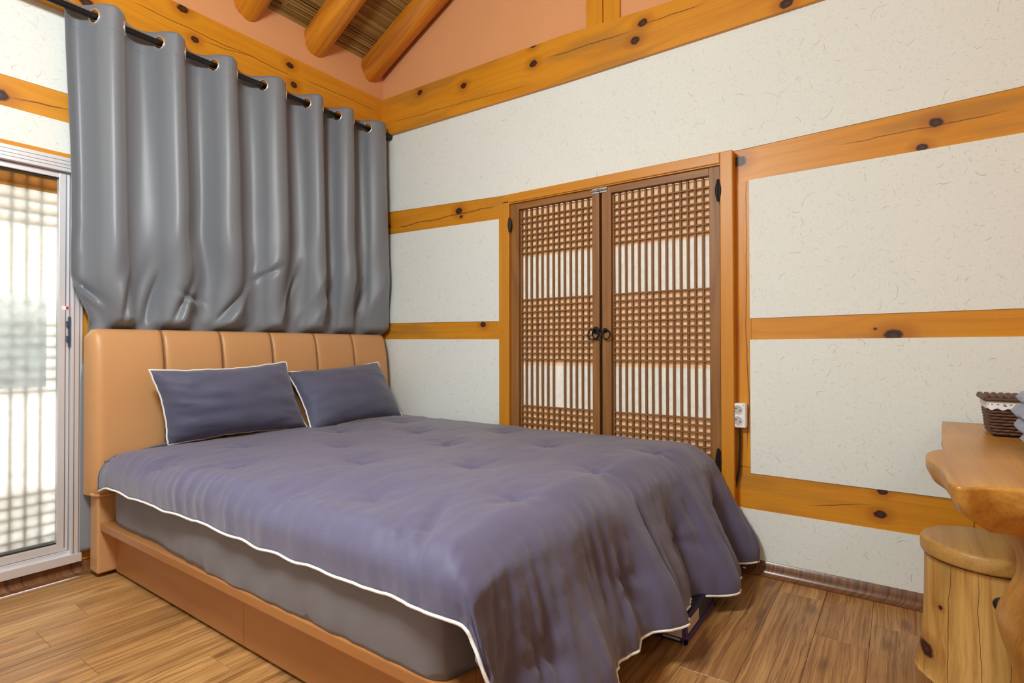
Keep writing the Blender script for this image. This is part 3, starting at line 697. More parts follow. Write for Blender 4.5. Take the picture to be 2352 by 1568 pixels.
# side profile of the upholstered back: (y front, z)
prof = [(-.112, .360), (-.126, .372), (-.134, .40), (-.138, .48), (-.136, .60), (-.130, .72), (-.122, .84), (-.112, .94), (-.100, 1.01), (-.088, 1.050), (-.074, 1.074), (-.058, 1.085), (-.040, 1.084), (-.026, 1.074), (-.020, 1.055)]
hb = bpy.data.objects.new('headboard', None); COL.objects.link(hb); hb.parent = bed
def panel(xa_, xb_, first, last):
    n = 18; cols = []
    for i in range(n+1):
        t = i/n; x = xa_+(xb_-xa_)*t
        dl, dr = t*(xb_-xa_), (1-t)*(xb_-xa_)
        g = 0.
        rl, rrr = (.035 if first else .010), (.035 if last else .010)
        dp_l, dp_r = (.05 if first else .0085), (.05 if last else .0085)
        kl = 1-math.sqrt(max(0, 1-(1-min(1, dl/rl))**2)); kr = 1-math.sqrt(max(0, 1-(1-min(1, dr/rrr))**2))
        pin = kl*dp_l+kr*dp_r
        cols.append((x, pin, max(kl if first else 0, kr if last else 0)))
    vs = []; fs = []; m = len(prof)
    for x, pin, e in cols:
        for k, (y, z) in enumerate(prof):
            t = k/(m-1); zz = z-(e*.020 if z > 1. else 0)-(pin*.35 if z > 1.04 else 0)
            # gather at the crease
            wr = .004*noise.noise((x*22, z*9, 0))*sst(z, .55, .38)
            vs.append(Vector((x-(HX0-(-1.75))*0, min(-.02, y+pin*(1 if z < 1.06 else .4)+wr), zz))-bo)
    for i in range(n):
        for k in range(m-1): fs.append((i*m+k, i*m+k+1, (i+1)*m+k+1, (i+1)*m+k))
    for col, rev in ((0, True), (n, False)):                        # close sides to the back plane
        base = len(vs)
        for k in range(m): v = vs[col*m+k]; vs.append(Vector((v.x, -.020-bo.y, v.z)))
        for k in range(m-1):
            q = (col*m+k, base+k, base+k+1, col*m+k+1); fs.append(q if rev else q[::-1])
    return pyd('back_panel', vs, fs, LEATHER, hb)
for i, (a, b) in enumerate(zip(edges_, edges_[1:])): panel(a+.0006, b-.0006, i == 0, i == 5)
bm = bmesh.new()
for s_ in seams: pass
bm.free()
for s_ in seams:
    bm = bmesh.new(); tube(bm, [Vector((s_, y+.0035, z))-bo for y, z in prof[3:]], .0022, 6); ob('seam', bm, plain('seam_thread', (.30, .15, .06), .6), hb, True)
lowp = box('lower_panel', (HX0+.025, -.110, .018), (HX1-.025, -.022, .362), LEATHER, bed, .010, 3)
# side wing of the lower block
bm = bmesh.new(); a = Vector((HX0+.018, -.070, .366))
tube(bm, [Vector((HX0+.022, -.03+.0, .366))-bo, Vector((HX0+.012, -.06, .370))-bo, Vector((HX0+.014, -.10, .364))-bo, Vector((HX0+.03, -.118, .360))-bo, Vector((HX0+.2, -.118, .358))-bo], [.004, .009, .011, .007, .003], 10); ob('leather_tuck', bm, LEATHER, bed, True)
RX = -1.700
def rail(name, x0, x1, y0, y1, z0, z1, bev=.003): return box(name, (x0, y0, z0), (x1, y1, z1), RAILW, bed, bev)
sr = rail('side_rail', -1.640, -1.615, -.108, -2.10, .012, .206)
rail('rail_cap', RX, -1.60, -.108, -2.13, .206, .240, .004)
rail('side_rail', -.130, -.105, -.108, -2.10, .012, .206); rail('rail_cap', -.145, -.050, -.108, -2.13, .206, .240, .004)
rail('foot_rail', -1.615, -.130, -2.075, -2.10, .012, .206); rail('rail_cap', -1.60, -.145, -2.03, -2.13, .206, .240, .004)
rail('rail_joint_cover', -1.641, -1.639, -1.150, -1.170, .014, .20, .0)
for k in range(9): rail('bed_slat', -1.60, -.145, -.22-k*.215, -.30-k*.215, .206, .226, .003)

# mattress with fitted sheet
mt = empty('mattress', (-.88, -1.12, .241), 'thick mattress under a plain grey fitted sheet on the bed frame', 'mattress')
mo = Vector(mt.location)
MX0, MX1, MY0, MY1, MZ0, MZ1 = -1.672, -.085, -.150, -2.125, .2415, .505
def rbox(name, nx, ny, nz, fn, mat, par):
    bm = bmesh.new(); idx = {}
    def V(i, j, k):
        if (i, j, k) not in idx: idx[(i, j, k)] = bm.verts.new(fn(i/nx, j/ny, k/nz))
        return idx[(i, j, k)]
    for i in range(nx):
        for j in range(ny):
            for k in (0, nz): bm.faces.new((V(i,j,k), V(i+1,j,k), V(i+1,j+1,k), V(i,j+1,k)))
    for i in range(nx):
        for k in range(nz):
            for j in (0, ny): bm.faces.new((V(i,j,k), V(i+1,j,k), V(i+1,j,k+1), V(i,j,k+1)))
    for j in range(ny):
        for k in range(nz):
            for i in (0, nx): bm.faces.new((V(i,j,k), V(i,j+1,k), V(i,j+1,k+1), V(i,j,k+1)))
    return ob(name, bm, mat, par, True)
def rounded(p, lo, hi, r):
    c = Vector([min(max(p[i], lo[i]+r), hi[i]-r) for i in range(3)]); d = Vector(p)-c
    return c+d.normalized()*r if d.length > 1e-6 else Vector(p)
def mfn(a, b, c):
    def w3(t): return .5-.5*math.cos(PI*t) if False else t
    p = Vector((MX0+(MX1-MX0)*a, MY1+(MY0-MY1)*b, MZ0+(MZ1-MZ0)*c))
    lo, hi = (MX0, MY1, MZ0-.02), (MX1, MY0, MZ1)
    # superellipse-like rounding of the box edges
    q = Vector(p)
    R = .055
    cx = min(max(q.x, lo[0]+R), hi[0]-R); cy = min(max(q.y, lo[1]+R*1.3), hi[1]-R*1.3); cz = min(max(q.z, MZ0+.02), hi[2]-R)
    d = Vector((q.x-cx, q.y-cy, q.z-cz))
    k = max(abs(d.x)/R, abs(d.y)/(R*1.3), abs(d.z)/R if q.z > cz else abs(d.z)/.02*.9)
    if d.length > 1e-6 and k > 0:
        l = math.sqrt((d.x/R)**2+(d.y/(R*1.3))**2+((d.z/R) if q.z > cz else 0)**2)
        if l > 1: q = Vector((cx+d.x/l, cy+d.y/l, cz+(d.z/l if q.z > cz else d.z)))
    s = math.sin(PI*min(1, max(0, (q.z-MZ0)/(MZ1-MZ0))))
    side = 1-sst(q.x, MX0, MX0+.12)
    q.x -= side*(.006*s)
    # the sheet sags over the rail in two swags further down the side
    lowf = 1-sst(q.z, MZ0, MZ0+.10)
    q.x += side*(-.024*sst(q.y, -.55, -1.05))*1.0
    q.x += side*.005*noise.noise((q.y*7, q.z*9, 0)) + side*lowf*.006*noise.noise((q.y*20, 1, q.z*6))
    if side > 0 and q.z < MZ0+.05: q.z += side*(.010*noise.noise((q.y*3, 5, 0)) - .010*sst(q.y, -.6, -1.1)) if q.x < RX+.005 else 0
    q.z = max(q.z, .2412)
    return q-mo
rbox('fitted_sheet', 20, 90, 14, mfn, SHEET, mt)

# ------------------------------------------------------------------ duvet
XLD, XRD, BH, BF = -1.635, -.120, .165, 2.075
RL, RF = .075, .110
tufts = [(-1.53,-.92), (-1.06,-.92), (-.59,-.92), (-1.24,-1.27), (-.76,-1.27), (-.30,-1.27), (-1.51,-1.67), (-1.04,-1.66), (-.53,-1.67), (-1.30,-2.03), (-.84,-2.06), (-.40,-2.08), (-1.30,-.56), (-.80,-.56), (-.35,-.56), (-1.66,-1.42), (-1.66,-1.95), (-1.66, -.62)]
tuft2 = [(-1.52,2.42), (-1.05,2.42), (-.58,2.42), (-.20,2.40)]        # on the hanging foot end (a, b)
def roundover(o, R):
    L = R*PI/2
    if o < L: return R*math.sin(o/R), R*(1-math.cos(o/R))
    return R, R+(o-L)
def duv(a, b):
    """a = x across the bed laid flat, b = distance from the head end laid flat"""
    olx = max(0, XLD-a); orx = max(0, a-XRD); oyy = max(0, b-BF); o_x = max(olx, orx)
    R = RF if oyy > o_x else RL
    pn = (o_x**3.2+oyy**3.2)**(1/3.2) if (o_x > 0 and oyy > 0) else max(o_x, oyy)
    hx, _ = roundover(o_x, RL); hy, _ = roundover(oyy, RF)
    _, drop = roundover(pn, RL+(RF-RL)*sst(oyy, 0, .16))
    edge = min(1, drop/.10)
    x = a if o_x == 0 else (XLD-hx*.85 if olx else XRD+hx*.85)
    y = -b if oyy == 0 else -(BF+hy)
    fl = sst(drop, .05, .50)
    # foot end kicks outwards
    y -= .065*sst(a, -.75, -.15)*sst(b, 1.6, 2.12)
    if oyy > 0:
        y -= .155*sst(oyy, .05, .55)
        f = .030*math.sin(a*13.5+1.1+.9*math.sin(a*3.1)) + .016*math.sin(a*29+2.2)+.014*noise.noise((a*9, 1.7, b*2))
        f -= .10*math.exp(-((a+.205)/.055)**2)*sst(oyy, .12, .35)
        f += .030*math.exp(-((a+.10)/.06)**2)
        f += .03*math.exp(-((a+.42)/.12)**2)
        y -= f*fl*1.0
        y -= .022*fl*noise.noise((a*4, b*5, 3.3))
        y += .05*sst(a, -1.35, -1.75)*fl
    # left side: gathers along the hem
    if olx > 0:
        k = sst(olx, .0, .16)
        x -= k*(.010+.014*noise.noise((b*3.1, 0, 5.5))+.010*noise.noise((b*11, 2, 1)))
    z = .560 - drop
    # overall puff
    inn = sst(a, XLD-.02, XLD+.30)*sst(-a, -XRD-.02, -XRD+.22)
    z += .012*inn*sst(b, BH, BH+.3)
    z -= (1-sst(b, BH-.02, BH+.10))*.030
    nr = Vector((0, 0, 1))
    wx_, wy_ = sst(o_x, 0, .13), sst(oyy, 0, .18)
    if wx_+wy_ > 0: nr = Vector(((-1 if olx else 1)*wx_, -wy_, 1-.7*max(wx_, wy_)))
    p = Vector((x, y, z)); d = 0.
    for tx, ty in tufts:
        q = (a-tx)**2+(b+ty)**2
        if q < .16:
            an = math.atan2(b+ty, a-tx)
            d -= .016*math.exp(-q/.010) + .013*math.exp(-q/.0005)
            d += .0035*math.exp(-q/.006)*math.sin(an*5+tx*9)*(1-math.exp(-q/.0006))
    for tx, ty in tuft2:
        q = (a-tx)**2+(b-ty)**2
        if q < .16:
            an = math.atan2(b-ty, a-tx); d -= .026*math.exp(-q/.012)+.014*math.exp(-q/.0006)
            d += .007*math.exp(-q/.008)*math.sin(an*5+tx*7)*(1-math.exp(-q/.0008))
    d += .0075*noise.noise((a*3.2, b*3.2, .5)) + .0035*noise.noise((a*5, b*14, 2.)) + .0016*noise.noise((a*13, b*34, 7.))
    # wrinkles running in from the left hem
    lw = 1-sst(a, XLD-.18, XLD+.26)
    wv = noise.noise((b*15+a*3., a*2.2, 4.))
    d += lw*.0095*(1-abs(wv)*2.2)*(.35+.65*sst(noise.noise((b*2.3, a*1.5, 31.)), -.3, .4)) + lw*.0045*noise.noise((b*36+a*9, a*4, 8.))
    if oyy > 0:                                    # fine vertical creases below the foot edge
        wv2 = noise.noise((a*17+b*1.5, b*1.8, 12.))
        d += .014*(1-abs(wv2)*2.4)*sst(oyy, .06, .30) + .005*noise.noise((a*40+b*4, b*3, 22.))*sst(oyy, .05, .2)
    # one deep fold near the foot corner
    fo = (a+1.52)*.55+(b-1.93)
    d -= .020*math.exp(-(fo/.022)**2)*math.exp(-((a+1.60)/.13)**2)
    p += nr.normalized()*d
    if p.z < .012: p.z = .012
    if olx > 0:                                    # keep the side drape clear of the mattress
        lim = XLD-.082*sst(olx, .0, .13); k = lim-p.x; f_k = sst(olx, 0, .06)*(1-sst(oyy, .06, .18))
        p.x += (lim-(math.sqrt(k*k+.016**2)+k)/2-p.x)*f_k
    if p.x > -.018: p.x = -.018
    return p
def hemL(b): return XLD-(.190+.016*noise.noise((b*2.3, 0, 1))+.010*noise.noise((b*7, 0, 2)) - .040*sst(b, .45, .1)*0 + .0*b)
def hemF(a):
    t = (a+1.75)/1.6
    return BF + .478 + .085*sst(t, 0, 1) + .010*math.sin(a*9)
NA, NB = 190, 210
vs = []; fs = []
bl = [BH+(BF+.60-BH)*j/NB for j in range(NB+1)]
for j in range(NB+1):
    tb = j/NB
    for i in range(NA+1):
        ta = i/NA
        a0 = hemL(bl[j]); a1 = XRD+.36
        a = a0+(a1-a0)*ta
        bh = BH+.006*noise.noise((a*6, 1, 1)); b = bh+(hemF(min(a, -.12))-bh)*tb
        vs.append(duv(a, b))
W_ = NA+1
for j in range(NB):
    for i in range(NA): fs.append((j*W_+i, (j+1)*W_+i, (j+1)*W_+i+1, j*W_+i+1))
dv = empty('duvet', (-.88, -1.2, .5), 'dark grey purple tufted duvet with white piped hem over the bed', 'duvet')
do = Vector(dv.location)
c_ = pyd('cover', [v-do for v in vs], fs, DUVET, dv)
m = c_.modifiers.new('thick', 'SOLIDIFY'); m.thickness = .010; m.offset = -1
hemline = [vs[j*W_] for j in range(NB+1)]+[vs[NB*W_+i] for i in range(1, NA+1)]
bm = bmesh.new(); tube(bm, [p-do+Vector((0, 0, -.001)) for p in hemline], .0042, 7); ob('piping', bm, PIPING, dv, True)
bm = bmesh.new(); tube(bm, [vs[i]-do+Vector((0, .003, 0)) for i in range(0, int(NA*.8))], .0035, 6); ob('head_hem', bm, DUVET, dv, True)
# folded mattress pad corner showing at the head end
bm = bmesh.new()
pc = [Vector((-1.70, -.150, .512)), Vector((-1.60, -.150, .535)), Vector((-1.45, -.150, .560)), Vector((-1.45, -.21, .562)), Vector((-1.58, -.22, .553)), Vector((-1.685, -.20, .520))]
va = [bm.verts.new(p) for p in pc]; vb = [bm.verts.new(p-Vector((0, 0, .008))) for p in pc]
bm.faces.new(va); bm.faces.new(vb[::-1])
for i in range(6): bm.faces.new((va[i], va[(i+1) % 6], vb[(i+1) % 6], vb[i]))
tag(ob('mattress_pad', bm, fabric('pad_cotton', (.07, .075, .125), .7)), 'dark blue grey pad corner peeking out between duvet and headboard', 'pad')

# ------------------------------------------------------------------ pillows
def pillow(TL, TR, BR, BL, thick, label, seed):
    """corner points of the seam, thick = half thickness"""
    e = empty('pillow', tuple((TL+TR+BR+BL)/4), label, 'pillow', 'pillows on the bed'); o = Vector(e.location)
    n = 46; m = 34
    U = ((TR-TL)+(BR-BL)).normalized(); V = ((TL-BL)+(TR-BR)).normalized(); N = U.cross(V).normalized()
    if N.y > 0: N = -N
    def S_(u, v):
        # seam edge curves inward between the pointed corners
        pu = u + .030*(math.sin(PI*v))*(1 if u < .5 else -1)*(abs(u-.5)*2)**3
        pv = v + .050*(math.sin(PI*u))*(1 if v < .5 else -1)*(abs(v-.5)*2)**3
        return TL*(1-pu)*pv+TR*pu*pv+BR*pu*(1-pv)+BL*(1-pu)*(1-pv)
    vs = []; fs = []
    def prof(u, v):
        a = max(0, 1-abs(2*u-1)**2.6); b = max(0, 1-abs(2*v-1)**2.4)
        return (a**.55)*(b**.55)
    for sgn in (1, -1):
        for j in range(m+1):
            for i in range(n+1):
                u, v = i/n, j/m; h = prof(u, v)*thick
                w_ = noise.noise((u*5+seed, v*7, sgn)) *.010 + noise.noise((u*5+seed, v*24+u*7, sgn*3.))*.012*(1-h/thick*.55)*(1-.8*sst(min(u, 1-u), .05, .45)) + noise.noise((u*30, v*12+seed, 2))*.003*(1-h/thick)
                k = min(1, 12*min(u, 1-u, v, 1-v))
                p = S_(u, v)+N*sgn*(h*(1 if sgn > 0 else .55)+w_*k)
                p += U*noise.noise((v*13, seed, 0))*.004*(1-k) + V*noise.noise((u*15, seed, 5))*.005*(1-k)
                vs.append(p-o)
    K = (n+1)*(m+1)
    for s in (0, 1):
        for j in range(m):
            for i in range(n):
                q = (s*K+j*(n+1)+i, s*K+j*(n+1)+i+1, s*K+(j+1)*(n+1)+i+1, s*K+(j+1)*(n+1)+i); fs.append(q if s == 0 else q[::-1])
    pyd('pillowcase', vs, fs, PILLOWM, e)
    ring = [(i, 0) for i in range(n)]+[(n, j) for j in range(m)]+[(i, m) for i in range(n, 0, -1)]+[(0, j) for j in range(m, 0, -1)]
    bm = bmesh.new(); tube(bm, [vs[j*(n+1)+i] for i, j in ring], .0042, 7, True); ob('piping', bm, PIPING, e, True)
    return e
def pcorner(t, b, yt, zb): return oy(*t, yt), oz(*b, zb)
SHF = Vector((0, .045, -.028))
TL = oy(343, 850, -.235); TR = oy(657, 831, -.20); BR = oz(717, 973, .585); BL = oz(395, 1010, .585)
pillow(TL, TR, BR+SHF, BL+SHF, .115, 'dark grey piped pillow farther from the lattice door, against the headboard', 1.3)
TL = oy(658, 854, -.160); TR = oy(868, 831, -.175); BR = oz(935, 946, .590); BL = oz(728, 981, .575)
pillow(TL, TR, BR+SHF, BL+SHF, .105, 'dark grey piped pillow beside the lattice door wall, partly behind the other pillow', 5.1)

# ------------------------------------------------------------------ carton under the foot end
bx = empty('carton', (-.60, -2.24, 0), 'small dark carton with purple edges under the foot of the bed', 'box')
PUR = plain('purple_card', (.075, .05, .17), .5); DNAVY = plain('navy_card', (.012, .014, .05), .5); CREAM = plain('cream_card', (.62, .52, .45), .6)
bm = bmesh.new(); addbox(bm, (-.172, -.118, 0.001), (.17, .10, .085), .002); ob('carton_body', bm, DNAVY, bx)
for a, b in (((-.175, -.121, 0), (-.160, -.106, .087)), ((-.175, -.121, 0), (.173, -.112, .020)), ((.158, -.121, 0), (.173, -.112, .087))):
    bm = bmesh.new(); addbox(bm, a, b, .001); ob('edge_strip', bm, PUR, bx)
bm = bmesh.new(); addbox(bm, (-.1745, -.106, .022), (-.1725, .02, .052), .0); ob('side_label', bm, CREAM, bx)
bm = bmesh.new(); addbox(bm, (-.15, -.1195, .030), (-.03, -.1175, .070), .0); ob('front_label', bm, CREAM, bx)
bm = bmesh.new(); addbox(bm, (-.1742, -.10, .010), (-.1725, -.04, .017), .0); ob('print_line', bm, plain('grey_print', (.4, .4, .42), .6), bx)

# ------------------------------------------------------------------ slab table
W_tab = wood('varnished_slab', (.62, .30, .055), (.36, .14, .02), 'X', (), (), freq=.9, contrast=.9, rough=.33, seed=9., patch=(.36, .165, .03), pf=.7)
W_trunk = wood('varnished_root', (.56, .25, .04), (.26, .095, .012), 'Z', (), (), freq=.35, contrast=.85, rough=.35, seed=3.)
TZ = .722
edge_px = [(2165,968), (2163,985), (2164,1003), (2166,1020), (2172,1031), (2160,1032), (2145,1034), (2131,1040), (2126,1048), (2131,1055), (2143,1062), (2158,1070), (2170,1083), (2177,1100), (2187,1110), (2200,1118), (2228,1119), (2262,1117), (2300,1119), (2352,1125)]
ep = []
for u, v in edge_px:
    p = oz(u, v, TZ); ep.append(Vector((min(-.03, max(p.x, -1.23)), p.y, TZ)))
ep[0].x = -.03
ep += [Vector(q) for q in ((-1.19, -3.30, TZ), (-1.22, -3.48, TZ), (-1.14, -3.66, TZ), (-.95, -3.78, TZ), (-.70, -3.74, TZ), (-.42, -3.83, TZ), (-.18, -3.80, TZ), (-.03, -3.82, TZ), (-.028, -3.60, TZ), (-.028, -3.34, TZ))]
def dense(P, step):
    out = []
    for a, b in zip(P, P[1:]+P[:1]):
        k = max(1, int((b-a).length/step))
        for i in range(k): out.append(a+(b-a)*i/k)
    return out
ep = dense(ep, .03)
tb = empty('slab_table', (-.72, -3.42, 0), 'varnished live-edge slab table on a carved tree root base', 'table'); to = Vector(tb.location)
TC = Vector((-.74, -3.44, 0)); ne = len(ep)
lay = [(-.012, 0, 1), (0, -.008, 1), (.0, -.030, 1), (.035, -.062, 1), (.14, -.095, 1), (.34, -.125, 1), (.58, -.150, 1), (.80, -.185, 1), (.88, -.22, 1)]
vs = []; fs = []
rg0 = []
for i, p in enumerate(ep):     # concentric top rings for a slightly uneven top
    pass
tops = [.0, .35, .65, .88, .975]
vs.append(Vector((TC.x, TC.y, TZ))-to)
for s in tops[1:]:
    for p in ep:
        q = TC+(Vector((p.x, p.y, 0))-TC)*s; vs.append(Vector((q.x, q.y, TZ+.003*noise.noise((q.x*4, q.y*6, 0))))-to)
for (ins, dz, _) in lay:
    for p in ep:
        d = Vector((p.x, p.y, 0))-TC
        s = 1-max(0, ins)
        q = TC+d*s; rg = .010*noise.noise((q.x*9, q.y*9, dz*14))*(1 if dz < -.02 else .3)
        q += d.normalized()*rg
        q.x = min(q.x, -.02)
        vs.append(Vector((q.x, q.y, TZ+dz+(.010*noise.noise((q.x*7, q.y*7, 3)) if dz < -.04 else 0)))-to)
nr_ = len(tops)-1+len(lay)
for i in range(ne): fs.append((0, 1+i, 1+(i+1) % ne))
for r in range(nr_-1):
    for i in range(ne): fs.append((1+r*ne+i, 1+(r+1)*ne+i, 1+(r+1)*ne+(i+1) % ne, 1+r*ne+(i+1) % ne))
pyd('table_top', vs, fs, W_tab, tb)
# carved trunk, silhouette taken at the trunk's own distance
tp = [(2318, 1228), (2330, 1262), (2337, 1300), (2335, 1328), (2318, 1358), (2300, 1392), (2288, 1421), (2296, 1462), (2314, 1512), (2330, 1565)]
TX = -.86
rz = []
for u, v in tp:
    p = ox(u, v, TX); rz.append((p.z, p.y))
rz = [(.60, rz[0][1]+.02)]+rz+[(.02, rz[-1][1]-.02), (0., rz[-1][1]-.02)]
vs = []; fs = []; n2 = 44; TCy = -3.44; nrow = 0
zz_ = [rz[0][0]+(0-rz[0][0])*i/40 for i in range(41)]
for z in zz_:
    for (za, ya), (zb_, yb_) in zip(rz, rz[1:]):
        if zb_ <= z <= za: R = (ya+(yb_-ya)*(za-z)/max(1e-6, za-zb_))-TCy; break
    for k in range(n2):
        a = 2*PI*k/n2
        lob = 1+.16*math.sin(3*a+.5+z*3)*abs(math.cos(a-PI/2)-1)/2+.06*noise.noise((math.cos(a)*2, math.sin(a)*2, z*5))
        vs.append(Vector((TX+R*lob*math.cos(a)*.95, TCy+R*lob*math.sin(a), z))-to)
for i in range(40):
    for k in range(n2): fs.append((i*n2+k, (i+1)*n2+k, (i+1)*n2+(k+1) % n2, i*n2+(k+1) % n2))
fs.append(tuple(40*n2+k for k in range(n2)))
pyd('root_base', vs, fs, W_trunk, tb)

# ------------------------------------------------------------------ stump stool
SC = Vector((-.44, -3.165, 0)); SR = .160; SH = .412
def on_stump(u, v, k=1.0):
    kd = ray(u, v); A_ = kd.x**2+kd.y**2; rel = CAM-SC; B_ = 2*(kd.x*rel.x+kd.y*rel.y); C_ = rel.x**2+rel.y**2-(SR*k)**2
    t_ = (-B_-math.sqrt(max(0, B_*B_-4*A_*C_)))/(2*A_); return CAM+kd*t_
_b1, _b2, _b3 = on_stump(2128, 1490, 1.05)-SC, on_stump(2160, 1395)-SC, on_stump(2210, 1400)-SC
W_st = wood('peeled_log', (.70, .42, .12), (.42, .17, .03), 'Z', [(_b1.z, _b1.y, .020), (_b2.z, _b2.y, .006)], [(-.1, .42, y, y+d, .0013) for y, d in ((-.10, .012), (-.02, -.02), (.028, .015), (.11, -.012))], freq=1.1, contrast=1.0, rough=.45, seed=6., patch=(.34, .18, .05), pf=.85, bump=.25)
W_cap = wood('stool_seat_wood', (.58, .33, .09), (.36, .16, .035), 'X', (), (), freq=.9, contrast=.8, rough=.4, seed=2.)
stl = empty('stump_stool', tuple(SC), 'peeled log stump stool with rounded flat seat, tucked under the slab table', 'stool')
vs = []; fs = []; n2 = 64; n1 = 26
for i in range(n1+1):
    t = i/n1; z = (SH-.052)*(1-t)
    for k in range(n2):
        a = 2*PI*k/n2
        R = SR*(.97+.02*t+.13*t**4) * (1+.035*noise.noise((math.cos(a)*1.5, math.sin(a)*1.5, z*2))+.018*noise.noise((math.cos(a)*6, math.sin(a)*6, z*3)))
        R -= .004*max(0, math.cos(9*a+2*noise.noise((math.cos(a), math.sin(a), 3))))**6
        vs.append((R*math.cos(a), R*math.sin(a)*1.0, z))
for i in range(n1):
    for k in range(n2): fs.append((i*n2+k, (i+1)*n2+k, (i+1)*n2+(k+1) % n2, i*n2+(k+1) % n2))
fs.append(tuple(n1*n2+k for k in range(n2))); fs.append(tuple(range(n2))[::-1])
pyd('stump', vs, fs, W_st, stl)
vs = []; fs = []; pr_ = [(.93, -.050), (1.01, -.048), (1.03, -.042), (1.035, -.022), (1.025, -.008), (1.0, -.002), (.95, .0), (.5, .001), (.2, .001)]
for rr_, dz in pr_:
    for k in range(n2):
        a = 2*PI*k/n2; R = SR*rr_*(1+.02*noise.noise((math.cos(a)*1.5, math.sin(a)*1.5, 0)))
        vs.append((R*math.cos(a), R*math.sin(a), SH+dz))
for i in range(len(pr_)-1):
    for k in range(n2): fs.append((i*n2+k, i*n2+(k+1) % n2, (i+1)*n2+(k+1) % n2, (i+1)*n2+k))
fs.append(tuple(range(n2))[::-1]); fs.append(tuple((len(pr_)-1)*n2+k for k in range(n2)))
pyd('seat', vs, fs, W_cap, stl)
# dark round knob seen between stool and root base
kp = on_stump(2302, 1390, 1.01); nk = Vector((kp.x-SC.x, kp.y-SC.y, 0)).normalized()
bm = bmesh.new(); disc(bm, kp-SC-nk*.01, nk, .020, .026, 24, .010); ob('knob', bm, BPLAS, stl, True)['label'] = 'dark round knob'

# ------------------------------------------------------------------ wicker basket
WICK = NT('brown_wicker'); _p = WICK.obj(); WICK.set(Base_Color=WICK.mix(WICK.noise(_p, 60., 3)[0], (.15, .07, .04), (.055, .022, .012)), Roughness=.6); WICK = WICK.m
p1, p2 = oz(2280, 1001, TZ), oz(2257, 986, TZ)
bk = empty('wicker_basket', (p1.x, p1.y, TZ+.004), 'dark brown wicker basket with white lace trim and lid on the table', 'basket')
BW, BD, BHt = .24, .17, .098          # along -y, along +x, height
def per(s, t, n=88, amp=0., ph=0.):
    """rounded rectangle ring at scale t (flare)"""
    pts = []; fl = .010*t; x0, x1, y0, y1 = -fl, BD+fl, fl, -BW-fl; r = .018
    cs = [((x0+r, y0-r), PI/2, PI), ((x0+r, y1+r), PI, 1.5*PI), ((x1-r, y1+r), 1.5*PI, 2*PI), ((x1-r, y0-r), 0, PI/2)]
    raw = []
    for (cx, cy), a0, a1 in cs:
        for k in range(7): a = a0+(a1-a0)*k/6; raw.append(Vector((cx+r*math.cos(a), cy+r*math.sin(a), 0)))
    raw = dense(raw, .0045); m = len(raw)
    for i, q in enumerate(raw):
        d = (q-Vector((BD/2, -BW/2, 0))); pts.append(q+d.normalized()*amp*math.sin(i*2*PI/6.+ph)+Vector((0, 0, s)))
    return pts
bm = bmesh.new()
for k in range(10): tube(bm, per(.005+k*.0095, k/10, amp=.0022, ph=PI*(k % 2)), .0048, 5, True)
ob('weave', bm, WICK, bk, True)['kind'] = 'stuff'
bm = bmesh.new(); q = per(.001, 0); f_ = [bm.verts.new(v+(Vector((BD/2, -BW/2, 0))-v)*.05) for v in q]; bm.faces.new(f_)
q2 = per(.090, 1); g_ = [bm.verts.new(v+(Vector((BD/2, -BW/2, .09))-v)*.05) for v in q2]
for i in range(min(len(f_), len(g_))): bm.faces.new((f_[i], f_[(i+1) % len(f_)], g_[(i+1) % len(g_)], g_[i])) if len(f_) == len(g_) else None
ob('inner_wall', bm, WICK, bk)
LACE = NT('white_lace'); _x = LACE.xyz(LACE.obj())
_h = LACE.ma('MULTIPLY', LACE.step(LACE.ma('SINE', LACE.ma('MULTIPLY', LACE.ma('ADD', _x[0], _x[1]), 420.)), .2, .5), LACE.ma('SUBTRACT', 1., LACE.step(LACE.ma('ABSOLUTE', LACE.ma('SUBTRACT', _x[2], .095)), .001, .0018)))
LACE.set(Base_Color=LACE.mix(_h, (.86, .86, .88), (.10, .06, .05)), Roughness=.8); LACE = LACE.m
up_, lo_ = per(.105, 1.5), per(.080, 1.35)
bm = bmesh.new(); A = [bm.verts.new(v) for v in up_]; B = [bm.verts.new(v+Vector((0, 0, .003*math.sin(i*1.1)))) for i, v in enumerate(lo_)]
n = min(len(A), len(B))
for i in range(n): bm.faces.new((A[i], A[(i+1) % len(A)], B[(i+1) % len(B)], B[i]))
ob('lace_trim', bm, LACE, bk, True)
bm = bmesh.new()
for k in range(16):
    t = k/15; y = .014-(BW+.028)*t
    tube(bm, [(-.016+(BD+.032)*i/24, y, .112+.0022*math.sin(i*PI/1.+PI*k)+.0016) for i in range(25)], .0078, 5)
tube(bm, per(.110, 1.9), .0055, 6, True)
ob('lid', bm, WICK, bk, True)

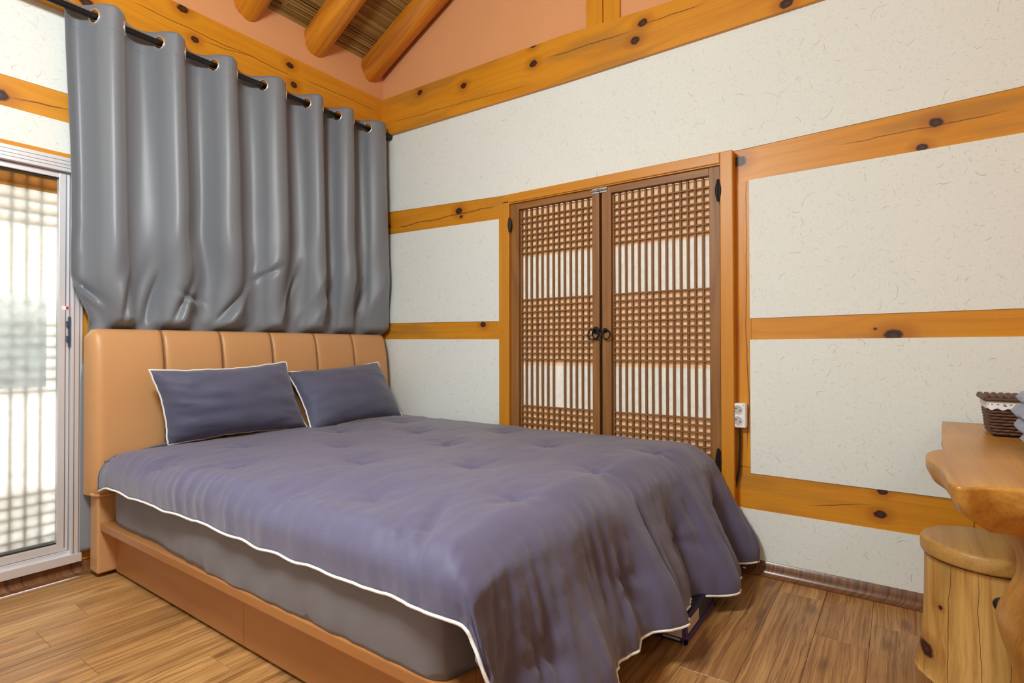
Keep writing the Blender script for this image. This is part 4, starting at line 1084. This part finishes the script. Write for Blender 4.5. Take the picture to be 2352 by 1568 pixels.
# ------------------------------------------------------------------ folded towels
TOW = NT('blue_grey_terry'); _p = TOW.obj(); _n = TOW.noise(_p, 420., 3)[0]
TOW.set(Base_Color=TOW.mix(_n, (.16, .18, .28), (.34, .37, .50)), Roughness=.95, Sheen_Weight=.4); TOW.bump(_n, .6, .004); TOW = TOW.m
tw0 = oz(2388, 1062, TZ)
nm = ['bottom', 'second', 'third', 'top']
for k in range(4):
    hgt = .038; z0 = TZ+.004+k*(hgt+.0005); dx = (.0, -.012, .004, .010)[k]; dyy = (0.0, .014, .018, .006)[k]
    lab = ['blue grey terry towel at the bottom of the folded stack on the table', 'blue grey terry towel second from the bottom of the stack', 'blue grey terry towel third from the bottom of the stack', 'blue grey terry towel on top of the folded stack'][k]
    e = empty('folded_towel', (tw0.x+.0+dx, tw0.y+dyy, z0), lab, 'towel', 'towels stacked on the table')
    def tf(a, b, c, k=k):
        h2 = hgt/2; d = min(a*.26, (1-a)*.26, b*.22); q = min(1, d/h2); rz_ = math.sqrt(max(0, 1-(1-q)**2))
        zz = h2+(c-.5)*hgt*max(.15, rz_)+.0025*noise.noise((a*5, b*5+c, k*3))*(1 if c > .5 else 0)
        return Vector((.26*a+.004*noise.noise((b*6, c*3, k)), -.22*b+.004*noise.noise((a*6, c*3, k+7)), zz))
    rbox('terry_fold', 24, 24, 4, tf, TOW, e)
# ------------------------------------------------------------------ ceiling lamps (out of the picture)
def lamp(x, y, z, R, strength, label):
    e = empty('pendant_lamp', (x, y, z), label, 'lamp')
    zc = ceilz(y)-z
    bm = bmesh.new(); tube(bm, [(0, 0, R*.45), (0, 0, zc)], .004, 8); ob('cable', bm, BPLAS, e)
    bm = bmesh.new(); disc(bm, (0, 0, zc-.03), (0, 0, 1), .06, .03, 20, .006); ob('ceiling_rose', bm, WPLAS, e)
    bm = bmesh.new(); disc(bm, (0, 0, R*.42), (0, 0, 1), R*.35, .03, 24, .006); ob('lamp_cap', bm, WPLAS, e)
    bm = bmesh.new(); bmesh.ops.create_uvsphere(bm, u_segments=24, v_segments=12, radius=R)
    bmesh.ops.scale(bm, verts=bm.verts, vec=(1, 1, .45)); ob('shade', bm, emis('lamp_glow', (.92, 1.0, 1.0), strength), e, True)
lamp(-2.45, -1.75, 2.42, .26, LAMP_MAIN, 'round white pendant lamp over the floor beside the bed')
lamp(-1.9, -4.1, 2.40, .24, LAMP_BACK, 'round white pendant lamp at the far end of the room')
